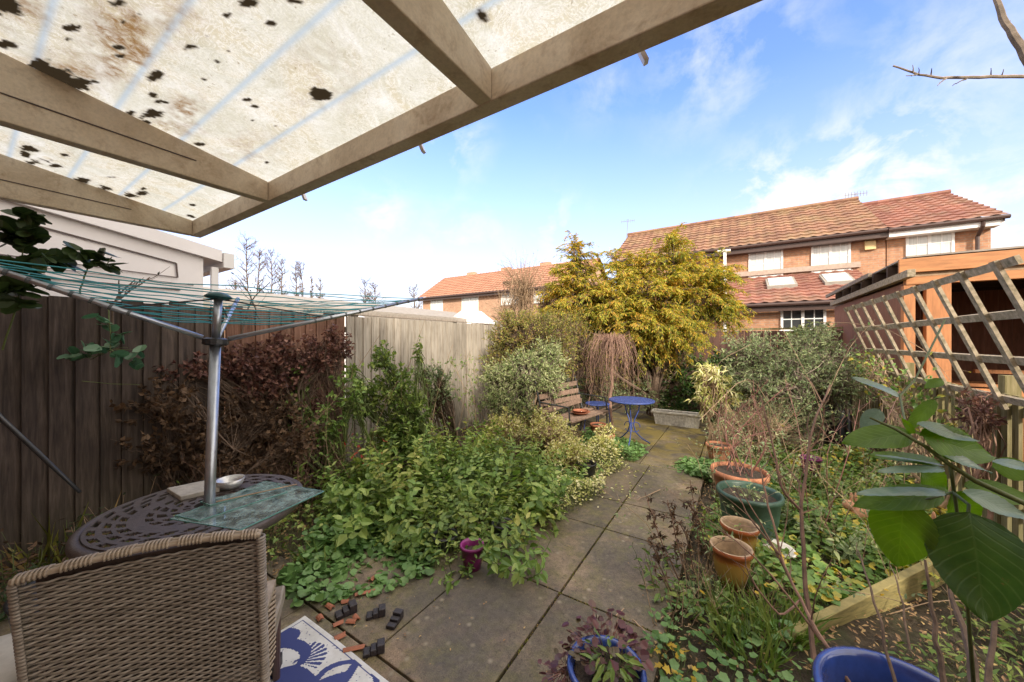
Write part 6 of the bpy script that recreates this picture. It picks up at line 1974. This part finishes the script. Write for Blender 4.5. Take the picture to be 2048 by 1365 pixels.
# scattered small leaves on the paving
n_ = 420
q_ = carpet_pts([(-2.0, 1.1), (-.3, 1.1), (-.3, 4.3), (-1.4, 4.3), (-1.5, 2.0)], n_)
sel = (q_[:, 0] < -1.15) | (q_[:, 0] > -.5) | (rng.random(n_) < .25)
q_ = q_[sel]; n_ = len(q_)
mb = MB(); mb.leaves(np.column_stack([q_, np.full(n_, .036)]), nrm(rdir(n_) * [1, 1, .1]), nrm(rdir(n_) * .2 + [0, 0, 1]), rng.uniform(.005, .018, n_), .6, 'ovate')
tag(mb.build('fallen_leaves', G['litter']), 'small dry leaves scattered over the paving slabs', 'leaf litter', kind='stuff')
n_ = 70
q_ = carpet_pts([(-1.3, 2.9), (-.8, 3.2), (-.8, 4.3), (-1.3, 4.3)], n_)
mb = MB(); mb.leaves(np.column_stack([q_, np.full(n_, .034)]), nrm(rdir(n_) * [1, 1, .1]), nrm(rdir(n_) * .2 + [0, 0, 1]), rng.uniform(.02, .035, n_), .7, 'ovate')
tag(mb.build('fallen_leaves', G['yellowgreen']), 'pale yellow leaves fallen on the path beside the variegated cover', 'leaf litter', kind='stuff')

# bare rose bush in the right foreground
rb_ = [[PT(1720, 1400, 1.25), PT(1650, 1290, 1.35), PT(1600, 1200, 1.5), PT(1560, 1110, 1.6), PT(1530, 980, 1.75), PT(1518, 930, 1.8)],
       [PT(1640, 1400, 1.5), PT(1612, 1180, 1.7), PT(1600, 1020, 1.85), PT(1610, 960, 1.9), PT(1625, 850, 2.0), PT(1660, 770, 2.1)],
       [PT(1600, 1020, 1.85), PT(1560, 980, 1.85), PT(1550, 900, 1.9), PT(1520, 790, 2.0)],
       [PT(1590, 1180, 1.55), PT(1530, 1060, 1.65), PT(1480, 980, 1.7)],
       [PT(1560, 1110, 1.6), PT(1500, 1040, 1.7), PT(1470, 975, 1.75)],
       [PT(1640, 1280, 1.4), PT(1545, 1150, 1.5), PT(1470, 1080, 1.55), PT(1420, 1050, 1.55)],
       [PT(1600, 1200, 1.5), PT(1560, 1240, 1.45), PT(1495, 1150, 1.5), PT(1490, 1110, 1.5)]]
canes('bare_rose', 'large leafless rose bush with thick thorny canes in the right foreground', 'shrub', rb_, 'dead_stem', [.008, .011, .008, .005, .005, .0045, .005], side=7, sidelen=.22)
canes('bare_rose', 'thin arching red twigs standing behind the amber pots', 'shrub', [[PZ(1640, 1080, .02), PT(1700, 900, 2.6), PT(1720, 800, 2.7)], [PZ(1660, 1050, .02), PT(1650, 900, 2.8), PT(1690, 830, 2.9)], [PZ(1600, 1050, .02), PT(1540, 900, 2.8), PT(1480, 800, 2.9)], [PZ(1620, 1060, .02), PT(1600, 860, 2.9), PT(1570, 760, 3.1)], [PZ(1700, 1000, .02), PT(1760, 870, 2.8), PT(1800, 780, 2.9)]], 'stem_red', .004, side=12, sidelen=.22, leaves=G['ivy'], L=.022, per=1)
canes('bramble', 'long pale bramble stems arching between shrub and trellis', 'plant',
      [[PT(1400, 840, 3.4), PT(1500, 740, 3.5), PT(1560, 850, 3.5), PT(1600, 1000, 3.3)], [PT(1640, 645, 3.6), PT(1760, 650, 3.2), PT(1850, 700, 2.9), PT(1900, 760, 2.7)], [PT(1640, 820, 3.6), PT(1700, 690, 3.6), PT(1750, 640, 3.5)], [PT(1560, 650, 4), PT(1620, 760, 3.9), PT(1650, 850, 3.8), PT(1640, 920, 3.6)], [PT(1500, 690, 4), PT(1440, 720, 4), PT(1400, 780, 4)]], 'stem_tan', .0035, side=3, sidelen=.12, leaves=G['ivy'], L=.04, per=1)
b = MB()
canes('bramble', 'dark bare canes rising beside the large blue pot', 'plant', [[PT(1800, 1400, 1.2), PT(1750, 1200, 1.35), PT(1715, 1100, 1.5)], [PT(1890, 1380, .9), PT(1870, 1250, .95), PT(1850, 1120, 1.0)], [PT(1960, 1400, .7), PT(1925, 1250, .8), PT(1900, 1180, .85)], [PT(1975, 1380, 1.1), PT(1990, 1200, 1.2), PT(2048, 1100, 1.3)], [PT(1820, 1300, 1.3), PT(1800, 1180, 1.4), PT(1780, 1130, 1.5)]], 'bark', [.006, .007, .009, .008, .004], side=3)

# ================================================================ FOREGROUND BIG LEAVES
def big_leaf_mat(name, c1, c2, back, rough=.35, tr=.3):
    m, q, out = mat(name)
    uv = q.n('ShaderNodeAttribute', attribute_name='luv')
    s_ = q.n('ShaderNodeSeparateColor', {0: uv.outputs['Color']})
    u_ = q.math('ABSOLUTE', q.math('MULTIPLY', q.math('SUBTRACT', s_.outputs[0], .5), 2.0))
    v_ = s_.outputs[1]
    ph = q.math('SUBTRACT', q.math('MULTIPLY', v_, 9.0), q.math('MULTIPLY', u_, 2.6))
    vein = q.math('POWER', q.math('ABSOLUTE', q.math('COSINE', q.math('MULTIPLY', ph, 3.14159))), 26.0)
    rib_ = q.ramp(u_, ((0.0, 1.0), (0.045, 0.0)))
    vv = q.math('MAXIMUM', vein, rib_)
    tcx = q.n('ShaderNodeTexCoord')
    nz = q.noise(tcx.outputs['Object'], 40, 5, .6)
    c = q.ramp(nz, ((.35, c1), (.65, c2)))
    c = q.mix(q.math('MULTIPLY', vv, .35), c, back + (1,))
    nb2 = q.noise(tcx.outputs['Object'], 120, 4, .7)
    nb3 = q.noise(tcx.outputs['Object'], 26, 3, .6)
    c = q.mix(q.math('MULTIPLY', q.ramp(nb2, ((.62, 0.0), (.70, .8))), q.ramp(nb3, ((.5, 0.0), (.6, 1.0)))), c, (.20, .13, .05, 1))
    bp = q.n('ShaderNodeBump', {'Strength': .3, 'Distance': .001, 'Height': q.math('SUBTRACT', 1.0, vv)})
    p_ = q.n('ShaderNodeBsdfPrincipled', {'Base Color': c, 'Roughness': rough, 'Normal': bp.outputs[0], 'Specular IOR Level': .5})
    tl = q.n('ShaderNodeBsdfTranslucent', {0: q.n('ShaderNodeHueSaturation', {'Color': c, 'Saturation': 1.2, 'Value': 1.6}).outputs[0]})
    mx = q.n('ShaderNodeMixShader', {0: tr, 1: p_.outputs[0], 2: tl.outputs[0]})
    link(q, mx.outputs[0], out.inputs[0])
    return m


M['bl_green'] = big_leaf_mat('big_leaf_green', (.10, .20, .02), (.15, .27, .03), (.21, .32, .07), .5, .4)
M['bl_dark'] = big_leaf_mat('big_leaf_dark', (.040, .10, .022), (.075, .155, .035), (.14, .22, .07), .36, .22)
M['bl_blue'] = big_leaf_mat('big_leaf_bluish', (.15, .24, .16), (.24, .33, .25), (.12, .21, .14), .34, .2)


def big_leaf(root, P0, P1, wd, nvec, m, bend=.08, fold=.12, label=None):
    P0 = np.array(tuple(P0)); P1 = np.array(tuple(P1))
    L = np.linalg.norm(P1 - P0)
    D = (P1 - P0) / L
    nv = np.array(tuple(nvec), float)
    S = nrm(np.cross(D, nv)); U = np.cross(S, D)
    nu, nl = 12, 26
    V = []; C = []
    for i in range(nl + 1):
        v = i / nl
        prof = math.sin(math.pi * min(1, v ** .80)) ** .70 * (1 - .22 * v) if 0 < v < 1 else 0
        prof *= 1 + .018 * math.sin(v * 95)
        for j in range(nu + 1):
            u = j / nu * 2 - 1
            x = u * prof * wd / 2
            z = fold * abs(u) ** 1.2 * prof * wd / 2 - bend * L * v * v + .012 * wd * math.cos((v * 9 - abs(u) * 2.6) * 2 * math.pi) * abs(u) + .04 * wd * math.sin(v * 7 + u * 2)
            V.append(P0 + D * (v * L) + S * x + U * z)
            C.append((j / nu, v, 0, 1))
    F = [(i * (nu + 1) + j, i * (nu + 1) + j + 1, (i + 1) * (nu + 1) + j + 1, (i + 1) * (nu + 1) + j) for i in range(nl) for j in range(nu)]
    b = MB(); b.add(V, F)
    o = b.build('leaf', M[m], root, smooth=True)
    ca = o.data.color_attributes.new('luv', 'FLOAT_COLOR', 'POINT')
    ca.data.foreach_set('color', np.array(C, np.float32).ravel())
    if label: o['label'] = label
    return o


T0 = .42
fl = thing('large_leaved_shrub', PT(1905, 1500, .5), 'large leaved green shrub shoot very close at the right edge', 'shrub')
towards = lambda px, py: -ray(px, py).normalized()
upv = Vector((0, 0, 1))
def BL(px0, py0, px1, py1, wpx, m, face=1.0, t0=T0, t1=T0, upw=0.0, bend=.05, fold=.12, label=None):
    n_v = towards(px0, py0) * face + upv * upw
    return big_leaf(fl, PT(px0, py0, t0), PT(px1, py1, t1), wpx / FPX * (t0 + t1) / 2, n_v, m, bend, fold, label)
BL(1940, 1025, 1972, 1246, 150, 'bl_dark', 1, .40, .37, .25, .03, .2, 'biggest dark green leaf hanging point down')
BL(1808, 1000, 1795, 1136, 104, 'bl_green', 1, .43, .43, 0, .03, .1, 'bright back lit leaf hanging point down')
BL(1822, 868, 1685, 884, 62, 'bl_green', 1, .46, .46, .5, .02, .1)
BL(1842, 872, 1998, 915, 78, 'bl_green', 1, .44, .44, .3, .04, .1)
BL(1835, 850, 1965, 880, 40, 'bl_dark', 1, .44, .44, .8, .04, .1)
BL(1880, 925, 1740, 908, 40, 'bl_green', 1, .45, .44, 1.0, .02)
BL(1888, 932, 1752, 906, 20, 'bl_blue', .25, .44, .43, 1.5, .03)
BL(1888, 938, 1756, 940, 34, 'bl_blue', .5, .43, .42, 1.2, .03)
BL(1872, 905, 1990, 940, 50, 'bl_blue', .5, .44, .42, 1.4, .10)
BL(1890, 985, 1714, 982, 42, 'bl_blue', .4, .42, .40, 1.4, .03)
BL(1885, 985, 1706, 1012, 60, 'bl_green', .9, .44, .42, .3, .0)
BL(1925, 985, 2075, 1040, 62, 'bl_blue', .6, .41, .38, 1.2, .05)
BL(1930, 975, 2080, 1000, 55, 'bl_green', .8, .44, .42, .6, .02)
BL(1985, 925, 2090, 938, 40, 'bl_blue', .4, .43, .41, 1.3, .03)
BL(1985, 935, 2085, 945, 50, 'bl_green', .8, .45, .43, .3, .02)
BL(1900, 990, 1965, 1048, 66, 'bl_green', 1, .45, .45, .3, .03)
BL(1840, 945, 1900, 985, 60, 'bl_green', 1, .46, .46, .3, .03)
BL(1800, 792, 1706, 752, 34, 'bl_blue', .7, .55, .56, 1.0, .05)
BL(1870, 800, 1812, 862, 28, 'bl_green', .9, .55, .55, .3, .1)
BL(1760, 820, 1722, 860, 34, 'bl_blue', .9, .55, .55, .3, .1)
BL(2010, 1095, 2080, 1140, 40, 'bl_blue', .8, .42, .42, .4, .1)
BL(1885, 760, 1850, 775, 22, 'bl_green', .9, .6, .6, .3, .1)
BL(1828, 868, 1806, 838, 14, 'bl_green', .9, .44, .44, .3, .1)
b = MB()
b.tube([PT(1740, 836, .44), PT(1790, 858, .44), PT(1850, 893, .44), PT(1900, 930, .43), PT(1950, 962, .42), PT(2000, 985, .41), PT(2100, 1030, .40)], [.0012, .0018, .0022, .0026, .003, .003, .003], 8)
b.tube([PT(1900, 930, .43), PT(1905, 960, .43), PT(1912, 1010, .44), PT(1930, 1150, .47), PT(1950, 1400, .5)], [.0018, .0018, .0018, .002, .0024], 8)
b.tube([PT(1905, 985, .43), PT(1850, 1000, .43), PT(1812, 1003, .43)], .0014, 6)
b.tube([PT(1905, 985, .43), PT(1938, 1010, .41), PT(1936, 1032, .40)], .0016, 6)
b.tube([PT(1826, 880, .44), PT(1812, 855, .50), PT(1800, 792, .55), PT(1830, 760, .58), PT(1890, 640, .62)], .0014, 6)
b.build('stem', M['stem_green'], fl, smooth=True)

# bare branches entering at the top right
canes('overhanging_branch', 'bare knobbly branches reaching into the sky at top right', 'branch',
      [[PT(2120, 150, 1.9), PT(2048, 152, 1.9), PT(1960, 155, 1.9), PT(1880, 157, 1.9), PT(1840, 150, 1.92), PT(1786, 132, 1.95)],
       [PT(2100, 220, 1.7), PT(2048, 105, 1.7), PT(2020, 60, 1.72), PT(1995, 10, 1.75), PT(1980, -40, 1.78)],
       [PT(1893, 157, 1.9), PT(1875, 172, 1.9)], [PT(1840, 150, 1.92), PT(1812, 152, 1.9)], [PT(1935, 156, 1.9), PT(1905, 172, 1.9)]],
      'bark_grey', [.010, .022, .004, .004, .004], side=7, sidelen=.035)

# ================================================================ BACKGROUND TREES AND AERIALS
def bare_tree(px, py_top, t, label, wid, group, n=60, z0=1.0, matn='bark'):
    base = gp_(px, t)
    top_ = PT(px, py_top, t)
    root = thing('bare_tree', base, label, 'tree', group)
    H = top_.z
    wd = MB()
    tr_p = curve(np.array(tuple(base)), np.array(tuple(top_)), 8, .015)[0]
    wd.tube(tr_p, np.linspace(.10 * t / 30, .02, 8), 6)
    ti = rng.uniform(.25, .97, n)
    st = np.stack([np.interp(ti, np.linspace(0, 1, 8), tr_p[:, j]) for j in range(3)], -1)
    a = rng.uniform(0, 2 * math.pi, n)
    ln_ = wid * (1.1 - ti) ** .6 * rng.uniform(.5, 1.1, n)
    en = st + np.stack([np.cos(a) * ln_, np.sin(a) * ln_, ln_ * rng.uniform(.5, 1.6, n)], -1)
    br = curve(st, en, 5, .08)
    wd.twigs(br, .030 * t / 30, .010)
    X, T_ = along(br, 9, .2)
    m_ = len(X)
    tw = curve(X, X + nrm(T_ + rdir(m_) * .8) * rng.uniform(.15, .6, (m_, 1)) * wid * .5, 3, .1)
    wd.twigs(tw, .011 * t / 30, .006)
    wd.build('trunk', M[matn], root)
    X, T_ = along(tw, 1, .6)
    lm = MB(); lm.leaves(X, rdir(len(X)), rdir(len(X)), .10 * rng.uniform(.6, 1.3, len(X)), .7, 'dia'); lm.build('crown', G['far'], root)
    return root
TL_ = [(470, 560, 34, 1.6, 'short bushy bare tree just right of the white gutter end'), (491, 476, 34, 2.0, 'tallest bare tree on the left skyline'), (518, 502, 34, 1.6, 'second bare tree from the tallest on the left skyline'), (543, 500, 34, 2.0, 'bare tree with dense twigs in the middle of the skyline group'), (563, 520, 34, 1.3, 'slim bare tree right of the dense one'), (590, 530, 36, 1.4, 'slender leaning bare tree near the group end'), (600, 522, 36, 1.2, 'last bare tree of the left skyline group'),
       (622, 552, 40, .5, 'narrow dark column like tree standing alone'), (640, 550, 40, 1.0, 'thin bare tree beside the dark column tree'), (730, 562, 40, 1.8, 'upswept bare tree above the grey roofs'), (752, 566, 40, 1.8, 'twin of the upswept bare tree, right of it'), (825, 572, 42, 1.6, 'bare tree next to the left end of the distant roof')]
for (px, py, t, w_, lb) in TL_:
    bare_tree(px, py, t, lb, w_, 'bare trees on the skyline', n=44 if w_ > .6 else 70)
hg = thing('hedge_row', gp_(640, 44), 'low brown hedge line far behind the garages', 'hedge')
n = 5000
P = np.column_stack([rng.uniform(-75, -22, n), rng.uniform(34, 38, n), rng.uniform(.5, 3.3, n)])
mb = MB(); mb.leaves(P, rdir(n), rdir(n), .35, .8, 'dia'); mb.build('foliage', G['far'], hg)

def aerial(px, py0, py1, Y, label, tilt=0.0):
    a_ = PY(px, py1, Y); c_ = PY(px + tilt, py0, Y)
    b = MB(); b.tube([a_ - Vector((0, 0, .6)), c_], .012, 6)
    dd = Vector((.5, .1, .0))
    m_ = a_.lerp(c_, .85)
    b.tube([m_ - dd * .7, m_ + dd * .7], .010, 5)
    for k in np.linspace(-.65, .65, 8):
        q0 = m_ + dd * k
        b.tube([q0 - Vector((0, 0, .10)), q0 + Vector((0, 0, .10))], .006, 4)
    tag(b.build('tv_aerial', M['bark_grey']), label, 'aerial', 'roof aerials')
aerial(1712, 386, 405, 19.2, 'television aerial at the step between the two tiled roofs')
aerial(1252, 438, 470, 19.5, 'slim television aerial at the left end of the long tiled roof', 4)
aerial(1120, 520, 540, 23.5, 'television aerial on the distant orange roof', 2)
